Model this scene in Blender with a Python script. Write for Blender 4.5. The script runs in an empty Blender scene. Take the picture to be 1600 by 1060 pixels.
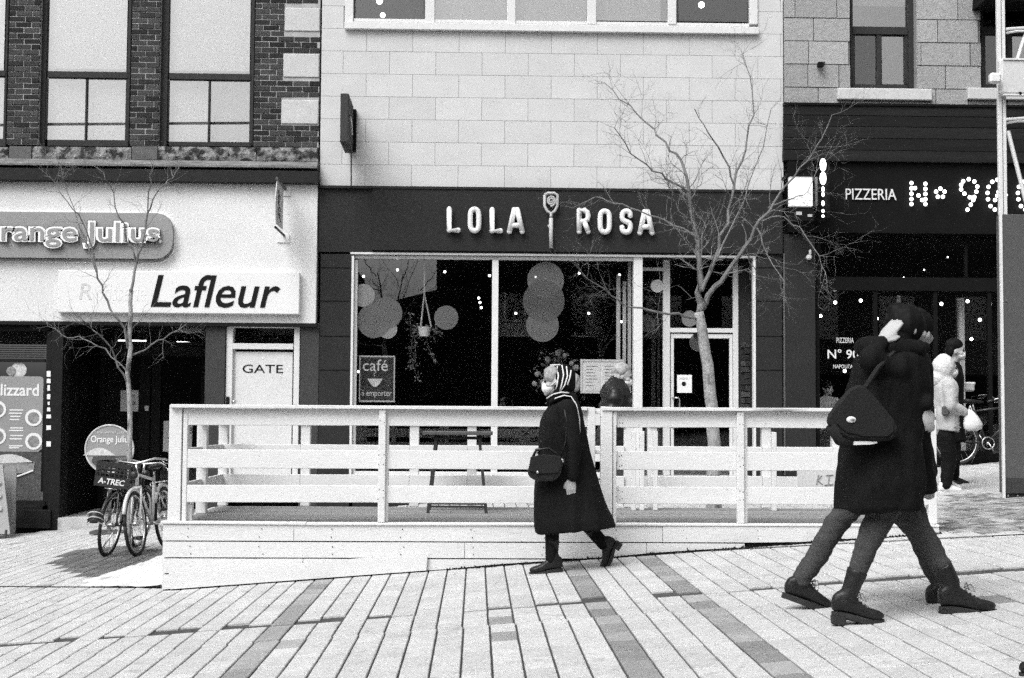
import bpy, bmesh, math, random
from mathutils import Vector, Matrix, noise
random.seed(11)
R = math.radians
SC = bpy.context.scene
COL = SC.collection

# ------------------------------------------------------------------ camera
FPX = 2222.0
CAM_LOC = Vector((0, 0, 1.25))
CAM_ROT = (Matrix.Rotation(-R(1.39), 3, 'Z') @ Matrix.Rotation(R(90) + math.atan(120 / FPX), 3, 'X')
           @ Matrix.Rotation(0.0065, 3, 'Z'))
cd = bpy.data.cameras.new('camera'); cam = bpy.data.objects.new('camera', cd); COL.objects.link(cam)
cd.sensor_width = 36; cd.lens = 36 * FPX / 1600; cd.clip_start = 0.1; cd.clip_end = 500
cam.matrix_world = Matrix.Translation(CAM_LOC) @ CAM_ROT.to_4x4()
SC.camera = cam

# ------------------------------------------------------------------ sky, sun, exposure
w = bpy.data.worlds.new('World'); SC.world = w; w.use_nodes = True
nt = w.node_tree; nt.nodes.clear()
sky = nt.nodes.new('ShaderNodeTexSky'); sky.sky_type = 'NISHITA'; sky.sun_disc = False
SUN_EL, SUN_AZ = R(52), R(214)           # azimuth clockwise from +Y (the street's depth): behind and to the left of the camera
sky.sun_elevation = SUN_EL; sky.sun_rotation = SUN_AZ; sky.dust_density = 6; sky.air_density = 1.0
bw = nt.nodes.new('ShaderNodeRGBToBW'); bg = nt.nodes.new('ShaderNodeBackground'); out = nt.nodes.new('ShaderNodeOutputWorld')
nt.links.new(sky.outputs[0], bw.inputs[0]); nt.links.new(bw.outputs[0], bg.inputs[0]); nt.links.new(bg.outputs[0], out.inputs[0])
bg.inputs[1].default_value = 0.13
sd = bpy.data.lights.new('sun', 'SUN'); sun = bpy.data.objects.new('sun', sd); COL.objects.link(sun)
sd.energy = 1.2; sd.angle = R(35); sd.color = (1, 1, 1)
sdir = Vector((math.sin(SUN_AZ) * math.cos(SUN_EL), math.cos(SUN_AZ) * math.cos(SUN_EL), math.sin(SUN_EL)))
sun.rotation_euler = sdir.to_track_quat('Z', 'Y').to_euler(); sun.location = (0, 0, 30)
vs = SC.view_settings; vs.view_transform = 'Standard'; vs.look = 'None'; vs.gamma = 1; vs.use_curve_mapping = False
vs.exposure = 0.68
SC.cycles.use_denoising = False; SC.cycles.use_adaptive_sampling = True; SC.cycles.adaptive_threshold = .04; SC.cycles.adaptive_min_samples = 16; SC.cycles.max_bounces = 6; SC.cycles.transparent_max_bounces = 12; SC.cycles.caustics_reflective = False; SC.cycles.caustics_refractive = False

# ------------------------------------------------------------------ measuring: photo pixel -> place on a plane of known depth
YF, YD, YDB = 21.3, 11.8, 14.0          # facade, deck front, deck back
def U(px, py, Y):
    d = CAM_ROT @ Vector(((px - 800) / FPX, -(py - 530) / FPX, -1))
    return CAM_LOC + d * ((Y - CAM_LOC.y) / d.y)
def G(x): return 0.077 * x
def Ug(px, py):                          # pixel -> point of the sloping ground
    d = CAM_ROT @ Vector(((px - 800) / FPX, -(py - 530) / FPX, -1))
    t = (0 - CAM_LOC.z) / (d.z - 0.077 * d.x)
    return CAM_LOC + d * t
def XZ(x0, y0, x1, y1, Y):
    mx, my = (x0 + x1) / 2, (y0 + y1) / 2
    return U(x0, my, Y).x, U(x1, my, Y).x, U(mx, y1, Y).z, U(mx, y0, Y).z

# ------------------------------------------------------------------ mesh helpers
def wm(o):
    m = o.matrix_basis.copy()
    if o.parent: m = wm(o.parent) @ o.matrix_parent_inverse @ m
    return m
def put(o, parent, world=True):
    COL.objects.link(o)
    if parent is not None:
        o.parent = parent
        if world: o.matrix_parent_inverse = wm(parent).inverted()
    return o
def tag(o, label=None, cat=None, group=None, kind=None):
    for k, v in (('label', label), ('category', cat), ('group', group), ('kind', kind)):
        if v: o[k] = v
    return o
def empty(name, loc, label=None, cat=None, group=None, rz=0, kind=None):
    o = bpy.data.objects.new(name, None); COL.objects.link(o)
    o.location = loc; o.rotation_euler = (0, 0, rz); o.empty_display_size = 0.1
    return tag(o, label, cat, group, kind)

class MB:
    def __init__(s): s.v = []; s.f = []; s.mi = []
    def add(s, vs, fs, mi=0):
        n = len(s.v); s.v += [tuple(v) for v in vs]; s.f += [tuple(i + n for i in f) for f in fs]; s.mi += [mi] * len(fs); return s
    def box(s, x0, x1, y0, y1, z0, z1, mi=0):
        v = [(x, y, z) for x in (x0, x1) for y in (y0, y1) for z in (z0, z1)]
        return s.add(v, [(0, 1, 3, 2), (4, 6, 7, 5), (0, 4, 5, 1), (2, 3, 7, 6), (0, 2, 6, 4), (1, 5, 7, 3)], mi)
    def px(s, x0, y0, x1, y1, Y, t, mi=0):      # a box whose front face fills a pixel rectangle at depth Y
        a, b, c, d = XZ(x0, y0, x1, y1, Y); return s.box(a, b, Y, Y + t, c, d, mi)
    def prism(s, poly, y0, y1, mi=0):           # polygon of (x, z) pulled along y
        n = len(poly); v = [(x, y0, z) for x, z in poly] + [(x, y1, z) for x, z in poly]
        f = [tuple(range(n)), tuple(range(2 * n - 1, n - 1, -1))] + [(i, i + n, (i + 1) % n + n, (i + 1) % n) for i in range(n)]
        return s.add(v, f, mi)
    def loft(s, rings, mi=0, cap=True):
        n = len(rings[0]); b = len(s.v)
        for r in rings: s.v += [tuple(p) for p in r]
        fs = []
        for k in range(len(rings) - 1):
            for i in range(n):
                j = (i + 1) % n; fs.append((b + k * n + i, b + k * n + j, b + (k + 1) * n + j, b + (k + 1) * n + i))
        if cap: fs += [tuple(b + i for i in reversed(range(n))), tuple(b + (len(rings) - 1) * n + i for i in range(n))]
        s.f += fs; s.mi += [mi] * len(fs); return s
    def tube(s, pts, r, n=8, mi=0, cap=True):
        pts = [Vector(p) for p in pts]; rr = r if isinstance(r, (list, tuple)) else [r] * len(pts); rings = []
        u = None
        for i, p in enumerate(pts):
            t = (pts[min(i + 1, len(pts) - 1)] - pts[max(i - 1, 0)])
            if t.length < 1e-9: t = Vector((0, 0, 1))
            t.normalize()
            if u is None: u = t.orthogonal().normalized()
            else:                                  # carry the frame along so the tube does not twist
                u = u - t * u.dot(t); u = u.normalized() if u.length > 1e-4 else t.orthogonal().normalized()
            v = u.cross(t)
            rings.append([p + (u * math.cos(a) + v * math.sin(a)) * rr[i] for a in [2 * math.pi * k / n for k in range(n)]])
        return s.loft(rings, mi, cap)
    def sph(s, c, r, nu=12, nv=8, mi=0, rot=None):
        r = (r, r, r) if not isinstance(r, (tuple, list)) else r; c = Vector(c); vs = []; fs = []
        for j in range(1, nv):
            th = math.pi * j / nv
            for i in range(nu):
                ph = 2 * math.pi * i / nu; p = Vector((r[0] * math.sin(th) * math.cos(ph), r[1] * math.sin(th) * math.sin(ph), r[2] * math.cos(th)))
                vs.append(c + (rot @ p if rot else p))
        tz = Vector((0, 0, r[2])); tz = rot @ tz if rot else tz
        vs += [c + tz, c - tz]; T, B = len(vs) - 2, len(vs) - 1
        for j in range(nv - 2):
            for i in range(nu):
                k = (i + 1) % nu; fs.append((j * nu + i, (j + 1) * nu + i, (j + 1) * nu + k, j * nu + k))
        for i in range(nu):
            k = (i + 1) % nu; fs.append((T, i, k)); fs.append((B, (nv - 2) * nu + k, (nv - 2) * nu + i))
        return s.add(vs, fs, mi)
    def limb(s, pts, rr, n=12):
        s.tube(pts, rr, n)
        for p, r in zip(pts, rr): s.sph(p, r, n, 8)
        return s
    def disc(s, c, r, y0, y1, n=28, mi=0):
        return s.prism([(c[0] + r * math.cos(2 * math.pi * k / n), c[1] + r * math.sin(2 * math.pi * k / n)) for k in range(n)], y0, y1, mi)
    def mesh(s, name):
        me = bpy.data.meshes.new(name); me.from_pydata(s.v, [], s.f)
        if any(s.mi): me.polygons.foreach_set('material_index', s.mi)
        bm = bmesh.new(); bm.from_mesh(me); bmesh.ops.recalc_face_normals(bm, faces=bm.faces); bm.to_mesh(me); bm.free()
        return me
    def build(s, name, mats, parent=None, smooth=False, bevel=0, local=False, label=None, cat=None, group=None, kind=None):
        if parent is None and not local and s.v:     # a top-level mesh keeps its origin at its base
            xs = [v[0] for v in s.v]; ys = [v[1] for v in s.v]; zs = [v[2] for v in s.v]
            c = Vector(((min(xs) + max(xs)) / 2, (min(ys) + max(ys)) / 2, min(zs)))
            s.v = [tuple(Vector(v) - c) for v in s.v]
        else: c = None
        return finish(s.mesh(name), name, mats, parent, smooth, bevel, local, label, cat, group, kind, c)
def finish(me, name, mats, parent=None, smooth=False, bevel=0, local=False, label=None, cat=None, group=None, kind=None, c=None):
    for m in (mats if isinstance(mats, (list, tuple)) else [mats]): me.materials.append(m)
    if smooth: me.polygons.foreach_set('use_smooth', [True] * len(me.polygons))
    o = bpy.data.objects.new(name, me)
    if c is not None: o.location = c
    put(o, parent, not local)
    if bevel:
        b = o.modifiers.new('edge', 'BEVEL'); b.width = bevel; b.segments = 1; b.limit_method = 'ANGLE'
    return tag(o, label, cat, group, kind)
def copy_obj(src, parent, loc=None, name=None, scale=None, rz=None):
    o = src.copy(); COL.objects.link(o); o.parent = parent
    if loc is not None: o.location = loc
    if scale is not None: o.scale = scale
    if rz is not None: o.rotation_euler.z = rz
    return o
def P(name, x0, y0, x1, y1, Y, t, mat, parent, bevel=0, **k):   # one box part laid over a pixel rectangle
    return MB().px(x0, y0, x1, y1, Y, t).build(name, mat, parent, bevel=bevel, **k)

# ------------------------------------------------------------------ materials (a black-and-white world: greys only)
def mat(name, val, rough=.75, var=.12, scale=4, speck=.12, sscale=55, bump=0.0, metal=0, spec=.4, stretch=(1, 1, 1), island=0.0, emit=0, stain=None):
    m = bpy.data.materials.new(name); m.use_nodes = True; n = m.node_tree; N = n.nodes; L = n.links
    b = N['Principled BSDF']; b.inputs['Roughness'].default_value = rough; b.inputs['Metallic'].default_value = metal
    b.inputs['Specular IOR Level'].default_value = spec
    tc = N.new('ShaderNodeTexCoord'); mp = N.new('ShaderNodeMapping'); mp.inputs['Scale'].default_value = stretch
    L.new(tc.outputs['Object'], mp.inputs['Vector'])
    oi = N.new('ShaderNodeObjectInfo'); off = N.new('ShaderNodeVectorMath'); off.operation = 'MULTIPLY_ADD'
    L.new(oi.outputs['Random'], off.inputs[0]); off.inputs[1].default_value = (17, 23, 31); L.new(mp.outputs[0], off.inputs[2])
    def noi(sc, det):
        t = N.new('ShaderNodeTexNoise'); t.inputs['Scale'].default_value = sc; t.inputs['Detail'].default_value = det
        L.new(off.outputs[0], t.inputs['Vector']); return t.outputs['Fac']
    def math_(op, a, c=None, d=None):
        x = N.new('ShaderNodeMath'); x.operation = op
        for i, v in enumerate((a, c, d)):
            if v is None: continue
            if isinstance(v, (int, float)): x.inputs[i].default_value = v
            else: L.new(v, x.inputs[i])
        return x.outputs[0]
    n1 = noi(scale, 5); n2 = noi(sscale, 2)
    f = math_('MULTIPLY_ADD', math_('SUBTRACT', n1, .5), var * 3.2, 1.0)
    f = math_('MULTIPLY', f, math_('MULTIPLY_ADD', math_('SUBTRACT', n2, .5), speck * 3.2, 1.0))
    if island:
        ge = N.new('ShaderNodeNewGeometry')
        r = math_('FRACT', math_('ADD', ge.outputs['Random Per Island'], oi.outputs['Random']))
        f = math_('MULTIPLY', f, math_('MULTIPLY_ADD', math_('SUBTRACT', r, .5), island * 2, 1.0))
    if stain:                                   # (noise scale, threshold, how dark)
        sN = noi(stain[0], 6); mr = N.new('ShaderNodeMapRange'); L.new(sN, mr.inputs['Value'])
        mr.inputs['From Min'].default_value = stain[1]; mr.inputs['From Max'].default_value = stain[1] + .1
        mr.inputs['To Min'].default_value = 1; mr.inputs['To Max'].default_value = stain[2]
        f = math_('MULTIPLY', f, mr.outputs[0])
    v = math_('MULTIPLY', f, val); v.node.use_clamp = True
    L.new(v, b.inputs['Base Color'])
    if bump:
        bp = N.new('ShaderNodeBump'); bp.inputs['Strength'].default_value = min(1, bump); bp.inputs['Distance'].default_value = .01
        L.new(math_('ADD', n1, n2), bp.inputs['Height']); L.new(bp.outputs[0], b.inputs['Normal'])
    if emit:
        b.inputs['Emission Color'].default_value = (1, 1, 1, 1); b.inputs['Emission Strength'].default_value = emit
    return m
def glass(name, fac, tint=.97, rough=0.0):
    m = bpy.data.materials.new(name); m.use_nodes = True; n = m.node_tree; N = n.nodes; L = n.links
    N.remove(N['Principled BSDF']); o = N['Material Output']
    t = N.new('ShaderNodeBsdfTransparent'); t.inputs[0].default_value = (tint, tint, tint, 1)
    g = N.new('ShaderNodeBsdfGlossy'); g.inputs['Roughness'].default_value = rough; g.inputs[0].default_value = (.95, .95, .95, 1)
    x = N.new('ShaderNodeMixShader')
    if fac is None:                            # bare glass: little reflection head-on, much at a grazing angle, the same from both sides
        lw = N.new('ShaderNodeLayerWeight'); lw.inputs[0].default_value = .5
        pw = N.new('ShaderNodeMath'); pw.operation = 'POWER'; pw.inputs[1].default_value = 5; L.new(lw.outputs['Facing'], pw.inputs[0])
        ad = N.new('ShaderNodeMath'); ad.operation = 'MULTIPLY_ADD'; ad.inputs[1].default_value = .9; ad.inputs[2].default_value = .085; ad.use_clamp = True
        L.new(pw.outputs[0], ad.inputs[0]); L.new(ad.outputs[0], x.inputs[0])
    else: x.inputs[0].default_value = fac
    L.new(t.outputs[0], x.inputs[1]); L.new(g.outputs[0], x.inputs[2]); L.new(x.outputs[0], o.inputs[0])
    return m
def film(name, val, alpha):                     # translucent vinyl
    m = bpy.data.materials.new(name); m.use_nodes = True; N = m.node_tree.nodes
    b = N['Principled BSDF']; b.inputs['Base Color'].default_value = (val, val, val, 1); b.inputs['Alpha'].default_value = alpha; b.inputs['Roughness'].default_value = .6
    return m

MT = dict(
    mortar=mat('mortar', .38, .9, .2, 6, .2), brick=mat('dark_brick', .048, .85, .35, 14, .3, 60, .5, island=.55, spec=0.15),
    quoin=mat('pale_quoin_stone', .50, .85, .08, 6, .18, 45, .3), sill=mat('rough_sill_stone', .22, .9, .5, 22, .4, 70, 1, stain=(7, .47, .12)),
    sillsmooth=mat('sill_block', .10, .85, .2, 10, .15), frame_dark=mat('brown_window_frame', .028, .6, .15, 5, .15, spec=0.2),
    cornice=mat('black_cornice', 0.018, .5, .2, 4, .15, spec=0.15), ledge=mat('weathered_ledge', .16, .85, .6, 9, .4, 60, .5, stretch=(.4, 1, 1)),
    stucco=mat('white_stucco', .66, .9, .10, 1.6, .19, 48, .4, stain=(1.3, .66, .86)), sign_white=mat('sign_face_white', .70, .5, .03, 2, .07),
    sign_grey=mat('sign_face_mid_grey', .26, .5, .1, 2, .15), ink=mat('black_lettering', 0.01, .5, .05, 5, .1, spec=0.1), faded=mat('faded_lettering', .52, .8, .3, 14, .2),
    outline=mat('white_sign_outline', .82, .5, .04, 5, .1), fillgrey=mat('pale_grey_letter_face', .27, .5, .1, 5, .2),
    shopdark=mat('dark_shopfront_paint', 0.013, .55, .2, 5, .2, spec=0.12), pillar=mat('charcoal_pillar', .045, .7, .12, 4, .22, 45, spec=0.15),
    charcoal=mat('charcoal_cladding', 0.024, .65, .14, 3, .22, 45, spec=0.12), charcoal2=mat('charcoal_fascia_panel', 0.022, .65, .12, 2, .22, 45, stretch=(.3, 1, 2), spec=0.12),
    panel=mat('pale_grey_wall_panel', .54, .8, .07, 1.2, .15, 48, island=.035), joint=mat('panel_joint', .43, .9, .1, 5, .1),
    white=mat('white_paint', .70, .6, .06, 3, .09, 50), frame_white=mat('white_window_frame', .64, .5, .06, 4, .1),
    deckwhite=mat('worn_white_board_paint', .66, .65, .06, 3, .10, 60, .15, stretch=(.35, 1, 2.5), stain=(3.1, .70, .84)),
    skirt=mat('white_skirt_board_paint', .64, .7, .07, 2.4, .11, 60, .2, stretch=(.35, 1, 2.5), stain=(2.6, .66, .80)),
    deckfloor=mat('grey_weathered_deck_board', .22, .85, .3, 9, .3, 60, .4, stretch=(.2, 2, 1), island=.18),
    gate=mat('pale_grey_door_paint', .60, .6, .05, 3, .13, 50), stone=mat('pale_limestone_ashlar', .33, .9, .16, 7, .26, 50, .7, island=.12, stain=(5, .66, .75)),
    stonej=mat('ashlar_joint', .26, .9, .1, 5, .2), timber=mat('dark_stained_timber', 0.016, .6, .3, 5, .2, 40, .2, stretch=(.15, 1, 3), island=.2, spec=0.1),
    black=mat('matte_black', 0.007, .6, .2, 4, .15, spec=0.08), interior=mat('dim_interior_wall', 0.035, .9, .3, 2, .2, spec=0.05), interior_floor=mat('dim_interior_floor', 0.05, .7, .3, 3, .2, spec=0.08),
    paver=mat('pale_concrete_paver', .46, .9, .12, 7, .24, 60, .5, island=.08, stain=(5, .63, .72)), paver_dark=mat('grey_band_paver', .27, .9, .16, 9, .24, 60, .5, island=.28),
    paver_dirty=mat('dirty_paver', .30, .9, .6, 9, .35, 40, .7, island=.25, stain=(7, .5, .4)), chipped=mat('chipped_white_paint', .68, .7, .08, 3, .1, 60, .2, stretch=(.25, 3, 3), stain=(6, .60, .35)),
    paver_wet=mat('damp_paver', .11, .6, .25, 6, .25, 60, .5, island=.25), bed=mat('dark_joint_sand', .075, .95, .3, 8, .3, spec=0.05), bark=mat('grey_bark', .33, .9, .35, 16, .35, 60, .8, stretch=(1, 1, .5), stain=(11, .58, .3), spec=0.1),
    twig=mat('twig_bark', .17, .9, .25, 20, .2, spec=0.1), snow=mat('old_snow', .58, .8, .2, 5, .14, 30, .7, stain=(4, .60, .62)), steel=mat('bright_steel', .55, .3, .06, 6, .06, metal=1),
    galv=mat('white_enamelled_metal', .68, .45, .06, 4, .1), tyre=mat('black_rubber', .02, .8, .1, 9, .1), blackpaint=mat('gloss_black_paint', .02, .3, .05, 6, .05),
    silverpaint=mat('silver_paint', .55, .35, .08, 6, .08), plastic=mat('black_plastic', .022, .45, .1, 6, .1), cabinet=mat('grey_cabinet_metal', .085, .55, .06, 3, .12, 45, spec=0.25),
    paper=mat('notice_paper', .76, .7, .08, 8, .1), chalk=mat('chalk', .55, .9, .2, 20, .2), board=mat('chalkboard', .03, .8, .2, 6, .1),
    skin=mat('skin', .38, .55, .06, 9, .06), wool=mat('black_wool', 0.007, .8, .3, 12, .3, 120, .3, spec=0.1), jeans=mat('dark_denim', 0.055, .9, .2, 12, .25, 90, .4, spec=0.12),
    leather=mat('black_leather', 0.012, .42, .2, 10, .12, 60, .2, spec=0.3), mask=mat('white_face_mask', .78, .8, .03, 10, .05), hair_dark=mat('dark_hair', 0.008, .6, .3, 25, .2, stretch=(1, 1, 4), spec=0.08),
    hair_grey=mat('light_hair', .30, .7, .4, 22, .3, stretch=(4, 4, 1)), hair_white=mat('white_hair', .36, .8, .4, 25, .35), puffer=mat('dark_quilted_nylon', .014, .33, .15, 9, .12, spec=0.25),
    jacket=mat('pale_fabric', .45, .9, .12, 8, .2, 70, .3), hood=mat('pale_fleece', .62, .95, .08, 9, .18, 70, .4), plasticbag=mat('white_plastic_bag', .78, .35, .06, 7, .05),
    canvas=mat('dark_bag_canvas', 0.02, .85, .1, 10, .2, 90, .3, spec=0.08), sneaker=mat('white_sneaker', .70, .6, .08, 9, .08), stripe=mat('white_scarf_stripe', .72, .9, .05, 9, .05),
    leaf=mat('indoor_leaf', .14, .5, .3, 9, .2), flower=mat('pale_petal', .30, .8, .2, 9, .2), cord=mat('cotton_cord', .42, .9, .1, 9, .1),
    bulb=mat('lit_bulb', .8, .5, 0, 1, 0, emit=5), signbulb=mat('lit_sign_bulb', .8, .5, 0, 1, 0, emit=2.2), opp=mat('opposite_facade', 0.02, .9, .2, 2, .2, spec=0.05), curtain=mat('pale_curtain', .45, .9, .2, 5, .1, stretch=(6, 6, .3)),
    photo_dark=mat('printed_dark', .06, .6, .5, 24, .4, 60), photo_mid=mat('printed_mid', .22, .6, .5, 24, .3, 60), photo_light=mat('printed_light', .52, .6, .25, 24, .3, 60), greyblind=mat('grey_roller_blind', .22, .9, .03, 2, .1, 48), blind=mat('pale_roller_blind', .46, .9, .03, 2, .1, 48),
    rusty=mat('interior_wood', .10, .6, .3, 5, .2))
MT['glass'] = glass('shop_glass', None); MT['coated'] = glass('reflective_glass', .27, .92); MT['halfglass'] = glass('upper_window_glass', .28, .8)
MT['decal'] = film('translucent_round_decal', .11, .6); MT['decal_light'] = film('pale_round_decal', .22, .7); MT['decal_dim'] = film('faint_round_decal', .07, .5)
TMP = bpy.data.scenes.new('workbench')          # scratch scene, removed at the end: keeps mesh evaluation quick
def baked(o):
    TMP.collection.objects.link(o); vl = TMP.view_layers[0]; vl.update()
    me = bpy.data.meshes.new_from_object(o.evaluated_get(vl.depsgraph)); bpy.data.objects.remove(o); return me
F0 = bpy.data.fonts.get('Bfont') or bpy.data.curves.new('probe', 'FONT').font
def text(name, s, x0, y0, x1, y1, Y, m, parent, depth=.01, shear=0, offset=0.0, world_fit=True, proud=None, rot=None):
    """lettering as one solid mesh, fitted to a pixel rectangle on the plane Y"""
    c = bpy.data.curves.new(name, 'FONT'); c.body = s; c.size = 1; c.extrude = .1; c.shear = shear; c.offset = offset; c.resolution_u = 3
    me = baked(bpy.data.objects.new(name, c)); bpy.data.curves.remove(c)
    xs = [v.co.x for v in me.vertices]; ys = [v.co.y for v in me.vertices]; a, b, c0, d0 = XZ(x0, y0, x1, y1, Y)
    lx, hx, ly, hy = min(xs), max(xs), min(ys), max(ys)
    for v in me.vertices:
        x, y, z = v.co
        v.co = (a + (x - lx) / (hx - lx) * (b - a), Y - (.5 + z * 5) * depth, c0 + (y - ly) / (hy - ly) * (d0 - c0))
    me.name = name
    return finish(me, name, m, parent)
# ================================================================== ground and paving
def proj(p):
    d = CAM_ROT.inverted() @ (Vector(p) - CAM_LOC)
    return (800 + FPX * d.x / -d.z, 530 - FPX * d.y / -d.z) if d.z < -.1 else (-1e5, 1e5)
SL = math.atan(.077)
g = MB(); XS = [-60, -20, 0, 20, 60]
for i in range(4):
    a, b = XS[i], XS[i + 1]; za, zb = G(a) - .014, G(b) - .014
    g.add([(a, -45, za), (b, -45, zb), (b, 40, zb), (a, 40, za)], [(0, 1, 2, 3)])
ground = g.build('ground', MT['bed'], local=True, kind='structure', label='sloping street paved with long rows of pale pavers')
SW, PL = .155, .31
dxl, dxr = U(257, 850, YD).x, U(1478, 830, YD).x
bands = [round(Ug(*p).x / SW) for p in ((494, 915), (894, 895), (1012, 882))]
pm = {}
def paver_mesh(m):
    if m not in pm:
        q = MB(); hx, hy, c, t = SW / 2 - .0055, PL / 2 - .0016, .004, .03
        v = [(sx * hx, sy * hy, -t) for sx, sy in ((-1, -1), (1, -1), (1, 1), (-1, 1))] + [(sx * hx, sy * hy, -c) for sx, sy in ((-1, -1), (1, -1), (1, 1), (-1, 1))] + \
            [(sx * (hx - c), sy * (hy - c * .6), 0) for sx, sy in ((-1, -1), (1, -1), (1, 1), (-1, 1))]
        f = [(0, 1, 5, 4), (1, 2, 6, 5), (2, 3, 7, 6), (3, 0, 4, 7), (4, 5, 9, 8), (5, 6, 10, 9), (6, 7, 11, 10), (7, 4, 8, 11), (8, 9, 10, 11)]
        q.add(v, f); me = q.mesh('paver'); me.materials.append(MT[m]); pm[m] = me
        pm[m + '_geo'] = (v, f)
    return pm[m]
cells = []
rp = random.Random(3)
for i in range(-64, 65):
    ph = rp.uniform(0, PL)
    ysr = [8.55 - PL / 2 - j * PL for j in range(0, 12)] + [8.56 + PL / 2 + j * PL for j in range(0, 45)]
    for y in ysr:
        if y > 8.7: y += ph * min(1, (y - 8.7) / .3) if y > 9.2 else 0
        if y < 5.0 or y > YF - .16: continue
        x = i * SW + (.008 if y < 8.55 else 0)
        if dxl + .1 < x < dxr - .1 and YD + .2 < y < YDB + .2: continue
        c = Vector((x, y, G(x))); q = proj(c)
        if not (-220 < q[0] < 1820): continue
        mt = 'paver'
        if i in bands and y < 13: mt = 'paver_dark'
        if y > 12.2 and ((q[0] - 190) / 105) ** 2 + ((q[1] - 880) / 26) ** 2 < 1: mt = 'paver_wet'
        if 1475 < q[0] < 1700 and 772 < q[1] < 832 and rp.random() < .93: mt = 'paver_dirty'
        if mt == 'paver' and rp.random() < .004: mt = 'paver_dark'
        cells.append((c, mt, q))
inview = sorted([c for c in cells if -20 < c[2][0] < 1620 and c[2][1] < 1085], key=lambda c: c[0].y)
near = set(id(c) for c in inview[:300])
far = {k: MB() for k in ('paver', 'paver_dark', 'paver_wet', 'paver_dirty')}
rot0 = Matrix.Rotation(-SL, 3, 'Y')
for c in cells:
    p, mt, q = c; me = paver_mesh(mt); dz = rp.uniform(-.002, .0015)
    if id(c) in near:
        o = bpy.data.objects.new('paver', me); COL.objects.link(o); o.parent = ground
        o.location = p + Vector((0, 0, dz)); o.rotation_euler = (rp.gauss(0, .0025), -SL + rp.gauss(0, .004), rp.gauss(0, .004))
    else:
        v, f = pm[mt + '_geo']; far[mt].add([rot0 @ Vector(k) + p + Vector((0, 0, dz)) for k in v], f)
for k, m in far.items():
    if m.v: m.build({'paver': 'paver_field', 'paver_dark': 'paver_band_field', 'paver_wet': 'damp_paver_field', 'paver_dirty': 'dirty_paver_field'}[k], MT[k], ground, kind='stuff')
# the drain slot that runs along the kerb line
gl = MB()
sl = [Ug(-30, 917), Ug(120, 918), Ug(262, 919), Ug(700, 890), Ug(1100, 862), Ug(1450, 843), Ug(1640, 834)]
for a, b in zip(sl[:-1], sl[1:]):
    w_ = Vector((0, .022, 0)); up = Vector((0, 0, .005))
    gl.add([a - w_ + up, b - w_ + up, b + w_ + up, a + w_ + up], [(0, 1, 2, 3)])
gl.build('drain_slot', MT['black'], ground)
# concrete apron before the left-hand doorway
xa, xb = U(96, 700, YF).x, U(322, 700, YF).x
ap = MB(); z0 = G(xa)
ap.box(xa, xb, YF - .1, YF + 2.4, G(xa) - .3, -.295)
apron = ap.build('doorstep', MT['paver'], local=True, kind='structure')

# ================================================================== brick building with snack counters
BB = empty('brick_building', (U(240, 800, YF).x, YF, G(U(240, 800, YF).x)), 'dark brick building with tall windows over a white stucco shop front', 'building')
def polyp(seq, Y): return [U(x, y, Y) for x, y in seq]
def zpx(py, px=800, Y=YF): return U(px, py, Y).z
def xpx(px, py=400, Y=YF): return U(px, py, Y).x
XL = xpx(-260, 100)
# brick piers: recessed mortar and single bricks
def frame_box(mb, x0, y0, x1, y1, Y, t): mb.px(x0, y0, x1, y1, Y, t)
bmesh_ = MB(); h, d, c = .5, .5, .06
v = [(-h, .5, -h), (h, .5, -h), (h, .5, h), (-h, .5, h), (-h, -.35, -h), (h, -.35, -h), (h, -.35, h), (-h, -.35, h), (-h + .02, -.5, -h + c), (h - .02, -.5, -h + c), (h - .02, -.5, h - c), (-h + .02, -.5, h - c)]
bmesh_.add(v, [(0, 1, 5, 4), (1, 2, 6, 5), (2, 3, 7, 6), (3, 0, 4, 7), (4, 5, 9, 8), (5, 6, 10, 9), (6, 7, 11, 10), (7, 4, 8, 11), (8, 9, 10, 11)])
BRK = bmesh_.mesh('brick'); BRK.materials.append(MT['brick'])
rb = random.Random(5)
def bricks(parent, x0, x1, z0, z1, Y, skip=None, pitch=.0845, ln=.232, name='brick', me=BRK):
    row = 0; z = z0; inv = wm(parent).inverted()
    while z + pitch * .6 < z1:
        zz = min(pitch - .011, z1 - z); xe = x1
        if skip:
            for (sa, sb, sx) in skip:
                if sa - .04 < z + zz / 2 < sb + .04: xe = min(xe, sx - .008)
        x = x0 - (ln + .01) / 2 * (row % 2) - rb.uniform(0, .03)
        while x < xe:
            a, b = max(x, x0), min(x + ln, xe)
            if b - a > .045:
                o = bpy.data.objects.new(name, me); COL.objects.link(o); o.parent = parent; o.matrix_parent_inverse = inv
                o.location = ((a + b) / 2, Y + rb.uniform(-.006, .006), z + zz / 2); o.scale = (b - a, .05, zz)
                o.rotation_euler = (rb.gauss(0, .01), rb.gauss(0, .006), 0)
            x += ln + .01
        z += pitch; row += 1
ZT = zpx(-150)
zs = zpx(228, 250); ztop = zpx(-12, 250)
quo = [(zpx(y1, 470), zpx(y0, 470), xpx(x, 100)) for x, y0, y1 in ((444, 13, 49), (443, 85, 121), (441, 157, 194))]
piers = [(13, 61), (205, 249), (398, 499)]
for k, (a, b) in enumerate(piers):
    x0, x1 = xpx(a, 110), xpx(b, 110)
    MB().box(x0, x1, YF + .006, YF + .40, zs, ZT).build('wall', MT['mortar'], BB)
    bricks(BB, x0, x1, zs + .005, ztop, YF + .02, quo if k == 2 else None)
for za, zb, xq in quo:
    MB().box(xq, xpx(498.5, 100), YF - .012, YF + .04, za, zb).build('quoin_block', MT['quoin'], BB, bevel=.008)
x0, x1 = XL, xpx(-60, 110)
MB().box(x0, x1, YF + .02, YF + .40, zs, ZT).build('wall', MT['brick'], BB)
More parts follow.
